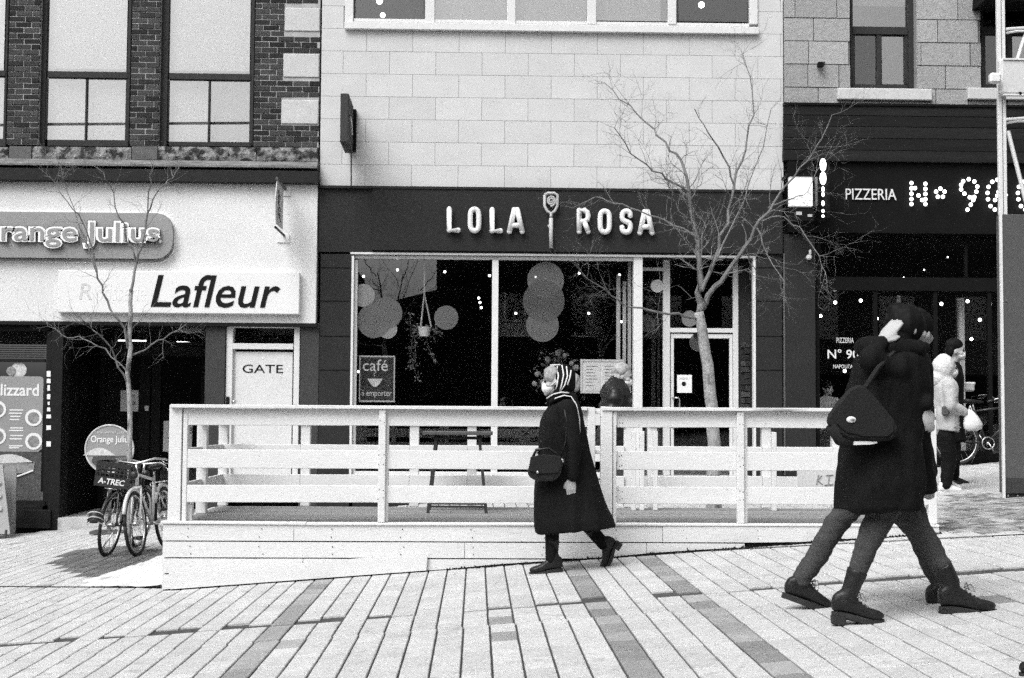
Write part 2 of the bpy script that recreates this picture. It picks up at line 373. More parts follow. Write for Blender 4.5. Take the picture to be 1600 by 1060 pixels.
MB().box(XL, xpx(499, 100), YF + .02, YF + .4, ZT, ZT + 1.2).build('wall', MT['brick'], BB)
MB().box(XL, xpx(499, 100), YF + .4, YF + 8, zpx(505), ZT + 1.2).build('rear_mass', MT['interior'], BB)
def sash(parent, xl, xr, inner_u, lows, ysplit, ybot):
    """a tall window: fixed pane over two lower lights; xl..xr outer frame, all in pixels"""
    Yw = YF + .10; fm = MB()
    fm.px(xl, -150, inner_u[0], 229, Yw, .10); fm.px(inner_u[1], -150, xr, 229, Yw + .001, .10)
    fm.px(inner_u[0], ysplit[0], inner_u[1], ysplit[1], Yw - .01, .10); fm.px(inner_u[0], ybot, inner_u[1], 229, Yw - .02, .11)
    fm.px(lows[0][1], ysplit[1], lows[1][0], ybot, Yw + .012, .06)
    fm.px(inner_u[0], ysplit[1], lows[0][0], ybot, Yw + .015, .06); fm.px(lows[1][1], ysplit[1], inner_u[1], ybot, Yw + .016, .06)
    win = fm.build('window', MT['frame_dark'], parent, bevel=.006)
    P('pane', inner_u[0], -150, inner_u[1], ysplit[0], Yw + .05, .008, MT['coated'], win)
    for k, (a, b) in enumerate(lows): P('pane', a, ysplit[1], b, ybot, Yw + (.045 if k else .035), .008, MT['coated'], win)
    P('blind', inner_u[0], -150, inner_u[1], ysplit[0] - 4, Yw + .14, .01, MT['blind'], win)
    for k, (a, b) in enumerate(lows): P('blind', a + 3, ysplit[1] + 5, b, ybot, Yw + .15, .01, MT['greyblind' if k and xl > 200 else 'blind'], win)  # right-hand lower pane of the last window has a darker grey blind
sash(BB, -60, 13, (-48, 9), ((-48, -20), (-17, 7)), (110, 119), 217)
sash(BB, 61, 205, (74, 200), ((70, 133), (136, 196)), (112, 122), 219)
sash(BB, 249, 398, (264, 392), ((262, 325), (328, 390)), (115, 125), 222)
def rough_block(name, x0, y0, x1, y1, Y, t, m, parent, amp=.02, seed=0):
    a, b, c, d = XZ(x0, y0, x1, y1, Y); q = MB(); n = max(2, int((b - a) / .05)); k = 4
    vs = []; fs = []
    for i in range(n + 1):
        for j in range(k + 1):
            x = a + (b - a) * i / n; z = c + (d - c) * j / k
            e = 1 if 0 < i < n and 0 < j < k else .2
            vs.append((x, Y - e * amp * (.5 + noise.noise((x * 9 + seed, z * 9, seed))), z))
    for i in range(n):
        for j in range(k):
            p = i * (k + 1) + j; fs.append((p, p + k + 1, p + k + 2, p + 1))
    q.add(vs, fs); q.box(a, b, Y + .002, Y + t, c, d)
    return q.build(name, m, parent)
for k, (a, b) in enumerate(((-60, 13), (50, 205), (247, 400))): rough_block('window_sill', a, 230, b, 251, YF - .05, .3, MT['sill'], BB, .035, k * 7)
for k, (a, b) in enumerate(((14, 49), (206, 246))): P('sill_block', a, 229, b, 250, YF - .07, .3, MT['sillsmooth'], BB, .006)
rough_block('sill_block', 401, 231, 497, 252, YF - .04, .3, MT['sill'], BB, .03, 31)
a, b, c_, d_ = XZ(-260, 251, 498, 263, YF)
led = MB(); led.add([(a, YF - .10, d_), (b, YF - .10, d_), (b, YF - .24, c_ + .03), (a, YF - .24, c_ + .03), (a, YF - .24, c_), (b, YF - .24, c_), (b, YF + .2, c_), (a, YF + .2, c_), (a, YF + .2, d_), (b, YF + .2, d_)],
        [(0, 1, 2, 3), (3, 2, 5, 4), (4, 5, 6, 7), (7, 6, 9, 8), (8, 9, 1, 0), (0, 3, 4, 7, 8), (1, 9, 6, 5, 2)]); led.build('ledge', MT['ledge'], BB)
P('cornice', -260, 263, 498, 283, YF - .22, .42, MT['cornice'], BB, .01)
P('fascia_wall', -260, 283, 495, 505, YF - .08, .38, MT['stucco'], BB, .006)
P('fascia_trim', -260, 502.5, 495.5, 508, YF - .09, .3, MT['shopdark'], BB)
# shop front below
zg = G(xpx(0)) - .4
def wallpx(name, x0, x1, ytop, Y, t, m, parent=BB, zb=None):
    a, b = xpx(x0, 650, Y), xpx(x1, 650, Y); return MB().box(a, b, Y, Y + t, (G(a) - .15) if zb is None else zb, zpx(ytop, (x0 + x1) / 2, Y)).build(name, m, parent, bevel=.004)
wallpx('pillar', 78, 96, 508, YF - .03, .4, MT['shopdark'])
wallpx('pillar', 319, 350, 508, YF - .02, .5, MT['pillar'])
wallpx('pillar', 468, 497, 505, YF - .02, .5, MT['pillar'])
# left shop window
wallpx('stall_riser', -260, 70, 790, YF, .3, MT['shopdark']); P('plinth_block', 17, 797, 79, 826, YF - .08, .08, MT['shopdark'], BB, .006)
sw = MB().px(-260, 508, 78, 516, YF + .03, .1).px(70, 516, 78, 790, YF + .03, .1).px(-60, 516, -52, 790, YF + .03, .1).px(-260, 782, 70, 790, YF + .01, .12).px(-260, 560, 70, 565, YF + .04, .06).build('window', MT['shopdark'], BB)
P('pane', -52, 565, 70, 782, YF + .09, .008, MT['glass'], sw); P('pane', -52, 516, 70, 560, YF + .09, .008, MT['glass'], sw)
aw = MB()
for k in range(14):
    z = zpx(512 + k * 3.4, 20); aw.box(xpx(-52), xpx(68), YF + .16 + k * .012, YF + .17 + k * .012, z - .012, z)
aw.build('shutter', MT['pillar'], sw)
# recessed entrance
Yr = YF + 2.1; zr = -.295
xl_, xr_ = xpx(96, 650), xpx(319, 650)
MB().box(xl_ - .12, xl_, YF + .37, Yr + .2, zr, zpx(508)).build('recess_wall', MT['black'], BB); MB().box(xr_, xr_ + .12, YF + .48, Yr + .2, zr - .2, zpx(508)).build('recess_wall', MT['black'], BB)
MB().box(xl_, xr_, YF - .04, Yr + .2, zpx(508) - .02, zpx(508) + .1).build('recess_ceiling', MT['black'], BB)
def E(px): return xpx(px, 650, Yr)
tr = MB(); zt = [U(200, y, Yr).z for y in (512, 531, 541, 556)]
tr.box(xl_, xr_, Yr, Yr + .1, zt[1] - .09, zt[1] - .03); tr.box(xl_, xr_, Yr, Yr + .1, zt[3], zt[2]); tr.build('transom_bar', MT['pillar'], BB)
dm = MB()
for a, b in ((108, 163), (217, 234), (236, 250), (313, 330)): dm.box(max(E(a), xl_ + .001), min(E(b), xr_), Yr + .005, Yr + .09, zr, zt[3] - .002)
dm.box(max(E(100), xl_), E(320), Yr + .01, Yr + .085, zr, zr + .16)
dm.build('entrance_door', MT['shopdark'], BB)
eg = MB(); eg.box(xl_, xr_, Yr + .05, Yr + .058, zr + .16, zt[0]); eg.build('pane', MT['glass'], BB)
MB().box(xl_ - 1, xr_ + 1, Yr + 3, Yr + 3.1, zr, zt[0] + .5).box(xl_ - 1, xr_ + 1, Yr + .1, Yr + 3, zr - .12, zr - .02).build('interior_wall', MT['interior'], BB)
text('street_number', '1168', 178, 519, 252, 532, Yr - .01, MT['pillar'], BB, .01)
tl = MB()
tl.tube([(E(170), Yr + .5, zt[1]), (E(215), Yr + .5, zt[1] + .0)], .025, 8); tl.build('tube_light', mat('lit_tube', .8, emit=1.2), BB, smooth=True)
MB().tube([(E(262), Yr + .6, zt[1] - .01), (E(306), Yr + .6, zt[1] - .03)], .02, 8).build('tube_light', MT['bulb'], BB, smooth=True)
# small notices on the doors
nb = MB().box(E(188), E(216), Yr - .012, Yr - .008, U(200, 643, Yr).z, U(200, 610, Yr).z).build('paper_notice', MT['paper'], label='white paper notice on the dark double door behind the thin tree trunk', cat='notice')
text('printing', 'avis', 202, 614, 211, 622, Yr - .012, MT['fillgrey'], nb, .002); text('printing', 'masque', 202, 627, 212, 636, Yr - .012, MT['ink'], nb, .002)
MB().box(E(226), E(232), Yr - .006, Yr - .002, U(200, 642, Yr).z, U(200, 634, Yr).z).build('door_sticker', MT['paper'], BB)
pc = MB().box(E(256), E(301), Yr - .012, Yr - .008, U(280, 706, Yr).z, U(280, 658, Yr).z).build('poster', MT['paper'], label='white printed poster on the dark shop door beside the deck corner post', cat='poster')
text('printing', 'café', 280, 663, 300, 678, Yr - .012, MT['ink'], pc, .002); text('printing', '7 est', 262, 684, 297, 701, Yr - .012, MT['ink'], pc, .002)
# gate door
gd = MB(); Yg = YF + .02
gd.px(352, 508, 362, 760, Yg, .2).px(458, 508, 467, 760, Yg + .001, .2).px(362, 508, 458, 512, Yg + .003, .2).px(362, 537, 458, 546, Yg + .002, .2)
gf = gd.build('door_frame', MT['frame_white'], BB, bevel=.005)
P('transom_pane', 362, 512, 458, 537, Yg + .1, .008, MT['glass'], gf); P('transom_back', 362, 512, 458, 537, Yg + .2, .02, MT['black'], gf)
gdo = P('door', 366, 550, 456, 775, Yg + .06, .05, MT['gate'], BB, .004)
text('door_lettering', 'GATE', 379, 570, 442, 583, Yg + .058, MT['ink'], gdo, .004)
P('door_edge', 456.5, 548, 458, 775, Yg + .055, .05, MT['pillar'], gdo); P('door_edge', 362.2, 546.5, 366, 775, Yg + .08, .05, MT['frame_white'], gdo)
P('letter_slot', 353, 620, 358, 633, Yg - .02, .02, MT['ink'], gf)
lf = MB().sph((xpx(366, 628), Yg - .04, zpx(628, 366)), .035, 8, 6); lf.build('door_knob', MT['steel'], gdo, smooth=True)

# ---- posters of the snack counter
po = empty('menu_poster', (xpx(20, 640), YF + .05, zpx(706, 20)), 'grey menu poster with white heading and round bowls in the snack shop window', 'poster')
a, b, c0, d0 = XZ(-60, 588, 66, 706, YF)
rr = .05; pts = [(a, c0), (b - rr, c0), (b, c0 + rr), (b, d0 - rr)] + [(b - rr + rr * math.cos(t), d0 - rr + rr * math.sin(t)) for t in (R(30), R(60), R(90))] + [(a, d0)]
MB().prism(pts, YF + .02, YF + .032).build('poster_sheet', MT['sign_grey'], po)
text('poster_heading', 'Blizzard', -12, 600, 61, 619, YF + .018, MT['sign_white'], po, .002, offset=.02)
for (x, y, r_) in ((52, 653, 13), (52, 690, 13), (-4, 640, 13), (-4, 682, 13)):
    cx, cz = xpx(x, y), zpx(y, x); MB().disc((cx, cz), r_ / 104, YF + .012, YF + .019, 20).build('printed_bowl', MT['sign_white'], po)
    MB().disc((cx, cz), r_ * .68 / 104, YF + .008, YF + .0118, 18).build('printed_food', MT['photo_mid'], po)
for y in (640, 645, 650, 655, 668, 672, 680, 685, 696, 699): P('text_line', 14 + (y % 3), y, 36 - (y % 4) * 2, y + 2, YF + .016, .003, MT['sign_white'], po)
bp = empty('burger_poster', (xpx(20, 740), YF + .06, zpx(782, 20)), 'printed burger picture at the foot of the snack shop window', 'poster')
P('poster_sheet', -52, 706.5, 64, 782, YF + .022, .01, MT['photo_dark'], bp)
MB().prism([(xpx(-20 + 82 * k / 14), zpx(724 - 14 * math.sin(math.pi * k / 14), 20)) for k in range(15)], YF + .012, YF + .018).build('bun_top', MT['photo_light'], bp)
MB().prism([(xpx(-20), zpx(726, 20)), (xpx(62), zpx(722, 20)), (xpx(60), zpx(738, 20)), (xpx(-20), zpx(744, 20))], YF + .012, YF + .018).build('filling', MT['photo_mid'], bp)
MB().tube([(xpx(-20 + 80 * k / 14), YF + .012, zpx(748 + 12 * math.sin(math.pi * (.5 + k / 28)) - k * .9, 20)) for k in range(15)], .012, 6).build('plate_rim', MT['sign_white'], bp)
st = empty('window_sticker', (xpx(18, 580), YF + .05, zpx(588, 18)), 'oval white sticker on the pane just above the grey menu poster', 'sticker')
MB().disc((xpx(27, 577), zpx(578, 27)), .115, YF + .07, YF + .075, 20).build('sticker_face', MT['photo_light'], st); MB().disc((xpx(15, 580), zpx(580, 15)), .07, YF + .062, YF + .068, 16).build('sticker_face', MT['photo_mid'], st)
lab = empty('payment_sticker_strip', (xpx(77, 640), YF - .04, zpx(695, 77)), 'small white stickers in a column on the black shop pillar', 'sticker')
for k, (y, hh, ww) in enumerate(((580, 9, 6), (592, 7, 6), (602, 9, 4), (616, 8, 5), (628, 5, 3), (637, 6, 5), (648, 6, 7), (665, 7, 7), (690, 8, 7))):
    P('sticker', 76 - ww / 2, y, 76 + ww / 2, y + hh, YF - .038, .006, MT['paper'], lab)

# ================================================================== signs of the brick building
os_ = empty('shop_sign', (xpx(120, 370), YF - .1, zpx(408, 120)), 'grey rounded shop sign with white outlined letters under the black cornice', 'sign')
def rrect(x0, y0, x1, y1, r, Y):
    a, b, c, d = XZ(x0, y0, x1, y1, Y); pts = []
    for cx, cz, s in ((b - r, d - r, 0), (a + r, d - r, 90), (a + r, c + r, 180), (b - r, c + r, 270)):
        pts += [(cx + r * math.cos(R(s + t)), cz + r * math.sin(R(s + t))) for t in (0, 22, 45, 67, 90)]
    return pts
MB().prism(rrect(-140, 331.5, 272, 408.5, .26, YF - .14), YF - .14, YF - .08).build('rim', MT['sign_grey'], os_)
MB().prism(rrect(-138, 333.5, 270, 403, .25, YF - .2), YF - .2, YF - .14).build('sign_face', MT['sign_grey'], os_)
MB().prism(rrect(-141, 330.5, 273, 410, .27, YF - .12), YF - .12, YF - .081).build('white_rim', MT['outline'], os_)
for mt_, off_, yy, dp, e in (('ink', .066, YF - .2, .045, 0), ('outline', .062, YF - .247, .018, .2), ('fillgrey', .004, YF - .267, .010, 2.9)):  # black layer at the back: the letters' drop shadow, built as solid lettering
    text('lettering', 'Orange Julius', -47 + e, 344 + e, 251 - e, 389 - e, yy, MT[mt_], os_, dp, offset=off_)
MB().disc((xpx(255, 380), zpx(380, 255)), .025, YF - .23, YF - .2, 12).build('trademark_dot', MT['outline'], os_)
ls = empty('shop_sign', (xpx(280, 460), YF - .1, zpx(491, 280)), 'white box sign with black slanted lettering below the grey rounded sign', 'sign')
P('sign_face', 90, 424, 468, 490, YF - .2, .12, MT['sign_white'], ls, .01)
text('lettering', 'Lafleur', 236, 430, 438, 481, YF - .2, MT['ink'], ls, .008, shear=.22, offset=.007)
text('faded_lettering', 'R', 124, 443, 144, 468, YF - .2, MT['faded'], ls, .004, shear=.12)
text('faded_lettering', 'ôtisserie', 150, 443, 228, 470, YF - .2, mat('nearly_gone_lettering', .71, .8, .2, 14), ls, .003, shear=.12)
bs = empty('blade_sign', (xpx(446, 330), YF - .3, zpx(372, 446)), 'small curved blade sign hung between two brackets on the white stucco', 'sign')
xb0 = xpx(447, 330, YF - .1)
P('wall_plate', 437, 284, 454, 306, YF - .1, .02, MT['white'], bs); P('wall_plate', 433, 366, 452, 379, YF - .1, .02, MT['white'], bs)
MB().tube([(xpx(447, 297), YF - .1, zpx(297, 447)), (xpx(447, 297), YF - 1.0, zpx(296, 447))], .022, 8).build('bracket_arm', MT['cabinet'], bs); MB().tube([(xpx(445, 367), YF - .1, zpx(369, 445)), (xpx(445, 367), YF - 1.0, zpx(369, 445))], .018, 8).build('bracket_arm', MT['ink'], bs)
bl = MB(); xb0 = xpx(447, 330) - .015
bl.add([(xb0, YF - .95 - .12 * math.sin(math.pi * k / 10), zpx(300 + 63 * k / 10, 447)) for k in range(11)] + [(xb0, YF - .3, zpx(300 + 63 * k / 10, 447)) for k in range(11)], [(k, k + 1, k + 12, k + 11) for k in range(10)])
bo = bl.build('banner', MT['photo_light'], bs); so = bo.modifiers.new('thick', 'SOLIDIFY'); so.thickness = .012
bt = MB()
for k, (y, l) in enumerate(((312, .2), (320, .1), (330, .28), (338, .2), (346, .3))): bt.tube([(xb0 + .012, YF - .85, zpx(y, 447)), (xb0 + .012, YF - .85 + l, zpx(y + 9, 447))], .012, 6)
bt.build('printing', MT['photo_dark'], bs)
# ================================================================== middle building: pale panels over a charcoal restaurant front
MBD = empty('panel_building', (xpx(860, 700), YF, G(xpx(860, 700))), 'pale panelled building over the charcoal restaurant front with white framed windows', 'building')
XA, XB = xpx(500.5, 200), xpx(1224, 200)
ZT2 = zpx(-140, 860); zsill = zpx(49, 862); wl, wr = xpx(540, 20), xpx(1184, 20)
z295 = zpx(296, 862)
for a, b, c, d in ((XA, XB, z295, zsill), (XA, wl, zsill, ZT2), (wr, XB, zsill, ZT2)):
    MB().box(a + .001, b - .001, YF + .02, YF + .35, c, d).build('wall', MT['joint'], MBD)
MB().box(XA, XB, YF + .02, YF + 8, ZT2, ZT2 + 1.2).build('wall', MT['panel'], MBD)
row = 0; z = z295; pitch = .3455; ln = .70
pmesh = MB(); cch = .006
v = [(-.5, .5, -.5), (.5, .5, -.5), (.5, .5, .5), (-.5, .5, .5), (-.5, -.5, -.5), (.5, -.5, -.5), (.5, -.5, .5), (-.5, -.5, .5)]
pmesh.add(v, [(4, 5, 6, 7), (0, 1, 5, 4), (1, 2, 6, 5), (2, 3, 7, 6), (3, 0, 4, 7)]); PANEL = pmesh.mesh('wall_panel'); PANEL.materials.append(MT['panel'])
rq = random.Random(9)
inv = wm(MBD).inverted()
while z < ZT2 - .05:
    x = XA - (.35 if row % 2 else 0) - .02
    while x < XB:
        segs = [(max(x, XA), min(x + ln, XB), z, min(z + pitch, ZT2))]
        if z + pitch > zsill - .01:                # beside or under the window strip
            a, b, c, d = segs[0]; segs = []
            if z < zsill - .04: segs.append((a, b, c, zsill))
            cz = max(c, zsill)
            if a < wl: segs.append((a, min(b, wl), cz, d))
            if b > wr: segs.append((max(a, wr), b, cz, d))
        for a, b, c, d in segs:
            if b - a < .03 or d - c < .03: continue
            o = bpy.data.objects.new('wall_panel', PANEL); COL.objects.link(o); o.parent = MBD; o.matrix_parent_inverse = inv
            o.location = ((a + b) / 2, YF + .01 + rq.uniform(-.0015, .0015), (c + d) / 2); o.scale = (b - a - .005, .02, d - c - .005)
        x += ln
    z += pitch; row += 1
# strip window above
ws = MB(); Yw = YF - .03
ws.px(538, 38, 1186, 49, Yw - .05, .12); ws.px(540, -140, 553, 38, Yw, .14); ws.px(1171, -140, 1184, 38, Yw, .14)
for a, b in ((665, 680), (793, 806), (918, 932), (1044, 1057)): ws.px(a, -140, b, 38, Yw + .002, .14)
ws.px(553, 33, 1171, 38, Yw + .02, .1)
wso = ws.build('strip_window', MT['frame_white'], MBD, bevel=.006)
for k, (a, b) in enumerate(((553, 665), (680, 793), (806, 918), (932, 1044), (1057, 1171))):
    dark = k in (0, 4)
    P('pane', a, -140, b, 33, Yw + .09, .008, MT['glass'] if dark else MT['halfglass'], wso)
    if dark:
        sf = MB().px(a, 31, b, 34, Yw + .07, .03).px(a, -140, a + 3, 31, Yw + .071, .03).px(b - 3, -140, b, 31, Yw + .072, .03).build('sash_frame', MT['cabinet'], wso)
    else: P('blind', a, -140, b - (12 if k == 3 else 0), 33, Yw + .2, .01, MT['blind'], wso)
MB().box(XA, XB, YF + 3, YF + 3.1, zsill - .5, ZT2).box(XA, XB, YF + .4, YF + 3, zsill - .55, zsill - .5).build('upper_room', MT['interior'], MBD)
for x, y, r_ in ((593, 2, .05), (598, 24, .04), (1096, 8, .05)): MB().sph((xpx(x, y, YF + 1), YF + 1, U(x, y, YF + 1).z), r_, 10, 8).build('ceiling_bulb', MT['bulb'], MBD, smooth=True)
# charcoal fascia and side walls
P('fascia', 497.5, 296, 1224, 397, YF - .03, .4, MT['charcoal'], MBD); P('fascia_panel', 581, 297, 1223, 394, YF - .075, .045, MT['charcoal2'], MBD, .004)
P('fascia_flashing', 497.5, 293.5, 1224, 297.5, YF - .09, .1, MT['cornice'], MBD)
wallpx('side_wall', 497.5, 547, 397, YF - .02, .45, MT['charcoal'], MBD); wallpx('side_wall', 1181, 1223, 397, YF - .02, .45, MT['charcoal'], MBD)
for y in (418, 470, 525, 578): # horizontal board joints in the side walls
    P('board_joint', 1182, y, 1222, y + 1, YF - .026, .007, MT['black'], MBD); P('board_joint', 499, y, 546, y + 1, YF - .026, .007, MT['black'], MBD)
MB().box(xpx(1223.2, 520), xpx(1225.4, 520), YF - .06, YF - .02, G(5), zpx(397, 1224)).build('corner_strip', MT['cabinet'], MBD)
# shop windows
zfl = .15
def zrow(y, px=800): return zpx(y, px)
zb_ = zpx(742, 770)
fr = MB(); Yq = YF - .03
fr.px(547.5, 396.5, 1181, 400, Yq, .12); fr.px(547.5, 400, 551, 745, Yq + .001, .12); fr.px(1177.5, 400, 1181, 760, Yq + .001, .12)
fr.build('opening_trim', MT['frame_white'], MBD)
fw = MB(); Yq = YF + .06
fw.px(552, 401, 1003, 406, Yq, .1); fw.px(552, 406, 557, 745, Yq + .001, .1); fw.px(768, 406, 778, 745, Yq - .03, .13); fw.px(990, 401, 1004, 770, Yq - .05, .2); fw.px(552, 738, 990, 746, Yq - .04, .14)
fwo = fw.build('shop_window', MT['frame_white'], MBD, bevel=.005)
P('pane', 557, 406, 768, 738, Yq + .05, .008, MT['glass'], fwo); P('pane', 778, 406, 990, 738, Yq + .05, .008, MT['glass'], fwo)
wallpx('stall_riser', 552, 990, 746, YF + .04, .3, MT['charcoal'], MBD)
# recessed doorway
Yd = YF + .45
dd = MB()
def D(x0, y0, x1, y1, yo, t): dd.px(x0, y0, x1, y1, Yd + yo, t)
D(1036, 405, 1047, 765, 0, .1); D(1146, 405, 1154, 765, 0.002, .1); D(1047, 513, 1146, 520, .003, .1); D(1004, 418, 1036, 423, .004, .06)
ddo = dd.build('door_frame', MT['frame_white'], MBD, bevel=.005)
dr = MB()
D2 = lambda x0, y0, x1, y1, yo, t: dr.px(x0, y0, x1, y1, Yd + yo, t)
D2(1048, 522, 1145, 529, .03, .05); D2(1048, 529, 1053, 765, .031, .05); D2(1140, 529, 1145, 765, .031, .05); D2(1053, 745, 1140, 765, .032, .05)
dro = dr.build('door', MT['frame_white'], MBD, bevel=.005)
P('pane', 1053, 529, 1140, 745, Yd + .05, .008, MT['glass'], dro); P('pane', 1047, 405, 1146, 513, Yd + .05, .008, MT['glass'], ddo); P('pane', 1004, 423, 1036, 765, Yd + .04, .008, MT['glass'], ddo)
P('door_closer', 1084, 521, 1094, 527, Yd + .0, .03, MT['ink'], dro)
hx, hz0, hz1 = xpx(1061, 630, Yd), U(1061, 622, Yd).z, U(1061, 668, Yd).z; hx0 = xpx(1051, 630, Yd)
MB().tube([(hx0, Yd + .03, hz0), (hx0 + .02, Yd - .05, hz0), (hx - .02, Yd - .06, hz0), (hx, Yd - .06, hz0 - .02), (hx, Yd - .06, hz1 + .02), (hx - .02, Yd - .06, hz1), (hx0, Yd + .03, hz1)], .012, 8).build('handle', MT['steel'], dro, smooth=True)
# inner brick return beside the door
xq0, xq1 = xpx(1155, 600, Yd), xpx(1177, 600, Yd)
MB().box(xq0, xq1 + .1, Yd + .03, Yd + .2, G(4) - .1, zpx(405, 1166)).build('brick_return', MT['interior'], MBD)
bricks(MBD, xq0 + .03, xq1, zpx(640, 1166), zpx(530, 1166), Yd + .02, None, .095, .15)
MB().box(xpx(1004, 500), xpx(1178, 500), YF - .01, Yd + .12, zpx(401, 1090) - .01, zpx(396, 1090)).build('recess_ceiling', MT['charcoal'], MBD)
MB().box(xpx(1004, 500), xpx(1178, 500), YF - .02, Yd + .15, G(3) - .2, .36).build('door_step', MT['paver'], MBD)
# the dining room behind the glass
rx0, rx1 = xpx(500, 500) + .05, xpx(1224, 500) - .05; zc = zpx(394, 800) + .1; ry1 = YF + 6
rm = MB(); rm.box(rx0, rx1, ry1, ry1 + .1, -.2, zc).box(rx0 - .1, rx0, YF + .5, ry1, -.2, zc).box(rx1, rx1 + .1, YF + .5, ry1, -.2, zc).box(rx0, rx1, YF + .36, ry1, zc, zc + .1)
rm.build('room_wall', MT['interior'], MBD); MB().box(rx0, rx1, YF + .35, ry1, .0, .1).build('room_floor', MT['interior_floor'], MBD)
for a, b, y0, y1 in ((963, 969, 430, 735), (973, 978, 440, 735), (981, 986, 410, 735)): P('curtain', a, y0, b, y1, YF + .35 + (a % 5) * .02, .05, MT['curtain'], MBD)
for a, b in ((1018, 1024), (1027, 1031)): P('curtain', a, 500, b, 735, Yd + .3, .04, MT['interior_floor'], MBD)
P('shelf', 600, 700, 760, 706, YF + 2.0, .3, MT['rusty'], MBD); P('counter', 780, 640, 930, 735, YF + 3.5, .6, MT['rusty'], MBD)
# string bulbs in the window
for (x, y) in ((568, 432), (621, 422), (695, 425), (765, 431), (748, 466), (750, 473), (752, 481), (837, 433), (905, 427), (968, 430), (806, 490), (920, 490), (971, 503), (560, 581)):
    MB().sph(U(x, y, YF + .9), .019, 8, 6).build('string_bulb', MT['bulb'], MBD, smooth=True)
MB().tube([U(x, y, YF + .9) + Vector((0, 0, .03)) for x, y in ((555, 428), (568, 432), (621, 422), (695, 425), (765, 431), (837, 433), (905, 427), (968, 430))], .006, 5).build('string_light_cable', MT['ink'], MBD)
# round decals on the glass
for (x, y, r_, k) in ((567, 461, 18, 'decal_light'), (603, 489, 25, 'decal'), (584, 501, 27, 'decal'), (605, 514, 15, 'decal_light'), (697, 496, 19, 'decal'), (853, 437, 29, 'decal'), (850, 470, 33, 'decal_dim'), (848, 508, 26, 'decal')):
    c = (xpx(x, y), zpx(y, x)); q = MB(); n = 36; rw = r_ / 104.3; xm = xpx(557.5, y)
    q.prism([(max(xm, c[0] + rw * math.cos(2 * math.pi * i / n)), c[1] + rw * math.sin(2 * math.pi * i / n)) for i in range(n)], Yq + .040 - rw * .01, Yq + .0415 - rw * .01); q.build('round_decal', MT[k], fwo)
for (x, y, r_, k) in ((1078, 498, 13, 'decal_light'), (1010, 505, 14, 'decal_dim'), (1092, 535, 15, 'decal_dim')):
    MB().disc((xpx(x, y, Yd), U(x, y, Yd).z), r_ / 104.3, Yd + .03, Yd + .032, 24).build('round_decal', MT[k], ddo)

# ---- things in the restaurant window
hp = empty('hanging_planter', U(663, 525, YF + .45), 'white pot of trailing leaves hung on cords behind the restaurant window', 'planter')
YP = YF + .45; top = U(663, 408, YP); px0 = U(663, 512, YP)
pot = MB(); pz0, pz1 = U(663, 526, YP).z, U(663, 511, YP).z; pr = .105
pot.loft([[(px0.x + r_ * math.cos(2 * math.pi * i / 16), YP + r_ * math.sin(2 * math.pi * i / 16), z_) for i in range(16)] for r_, z_ in ((pr * .72, pz0), (pr, pz1), (pr * .9, pz1), (pr * .85, pz1 - .03))]); pot.build('pot', MT['frame_white'], hp, smooth=False)
kn = U(663, 458, YP)
for an in (0, 120, 240): MB().tube([top, kn, (px0.x + pr * math.cos(R(an)), YP + pr * math.sin(R(an)), pz1)], .012, 6).build('cord', MT['cord'], hp)
def leafmass(name, strands, m, parent, size, seed, n=9):
    r_ = random.Random(seed); q = MB()
    for pts in strands:
        q.tube(pts, .006, 4)
        for k in range(len(pts) * n):
            i = r_.randrange(len(pts) - 1); p = Vector(pts[i]).lerp(Vector(pts[i + 1]), r_.random()) + Vector([r_.gauss(0, size * .8) for _ in range(3)])
            u = Vector([r_.gauss(0, 1) for _ in range(3)]).normalized(); w2 = u.orthogonal().normalized(); s_ = size * r_.uniform(.6, 1.3); nn = u.cross(w2)
            q.add([p, p + u * s_ * .5 + w2 * s_ * .4, p + u * s_, p + u * s_ * .5 - w2 * s_ * .4 + nn * s_ * .15], [(0, 1, 2), (0, 2, 3)])
    return q.build(name, m, parent)
def dn(seq, Y): return [U(x, y, Y) + Vector((0, random.uniform(-.06, .06), 0)) for x, y in seq]
leafmass('foliage', [dn(s, YP + .09) for s in (((655, 514), (645, 525), (641, 550), (646, 575), (655, 598)), ((660, 512), (648, 530), (650, 560), (640, 580)), ((668, 512), (680, 516), (682, 525)), ((665, 520), (670, 545), (680, 568)), ((655, 510), (642, 515), (640, 490)))], MT['leaf'], hp, .05, 4, 14)
cb = empty('chalkboard', U(588, 628, YF + .12), 'small chalkboard with cup drawing leaning in the restaurant window', 'chalkboard')
YC = YF + .13
P('slate', 562, 557, 616, 627, YC + .006, .01, MT['board'], cb)
for q in ((561, 556, 617, 558.5), (561, 626, 617, 628.5)): P('board_frame', *q, YC, .02, MT['cord'], cb)
for q in ((561, 558.5, 563, 626), (615, 558.5, 617, 626)): P('board_frame', *q, YC, .02, MT['cord'], cb)
text('chalk_lettering', 'café', 567, 562, 606, 580, YC + .004, MT['chalk'], cb, .003); text('chalk_lettering', 'à emporter', 565, 610, 612, 622, YC + .004, MT['chalk'], cb, .003)
cup = MB(); cup.prism([(xpx(574 + 24 * k / 10, 595, YC), U(586, 592 + 13 * math.sin(math.pi * k / 10), YC).z) for k in range(11)], YC + .001, YC + .004); cup.build('chalk_cup', MT['chalk'], cb)
MB().tube([U(586, 588, YC), U(584, 585, YC), U(588, 582, YC), U(585, 579, YC)], .006, 5).build('chalk_steam', MT['chalk'], cb)
mb_ = empty('menu_board', U(940, 616, YF + .1), 'white framed two page menu board in the restaurant window', 'menu board')
P('board_back', 908, 563, 973, 614, YF + .135, .02, MT['paper'], mb_)
for q in ((907, 562, 974, 565), (907, 612, 974, 615), (907, 565, 910, 612), (971, 565, 974, 612)): P('board_frame', *q, YF + .122, .03, MT['frame_white'], mb_)
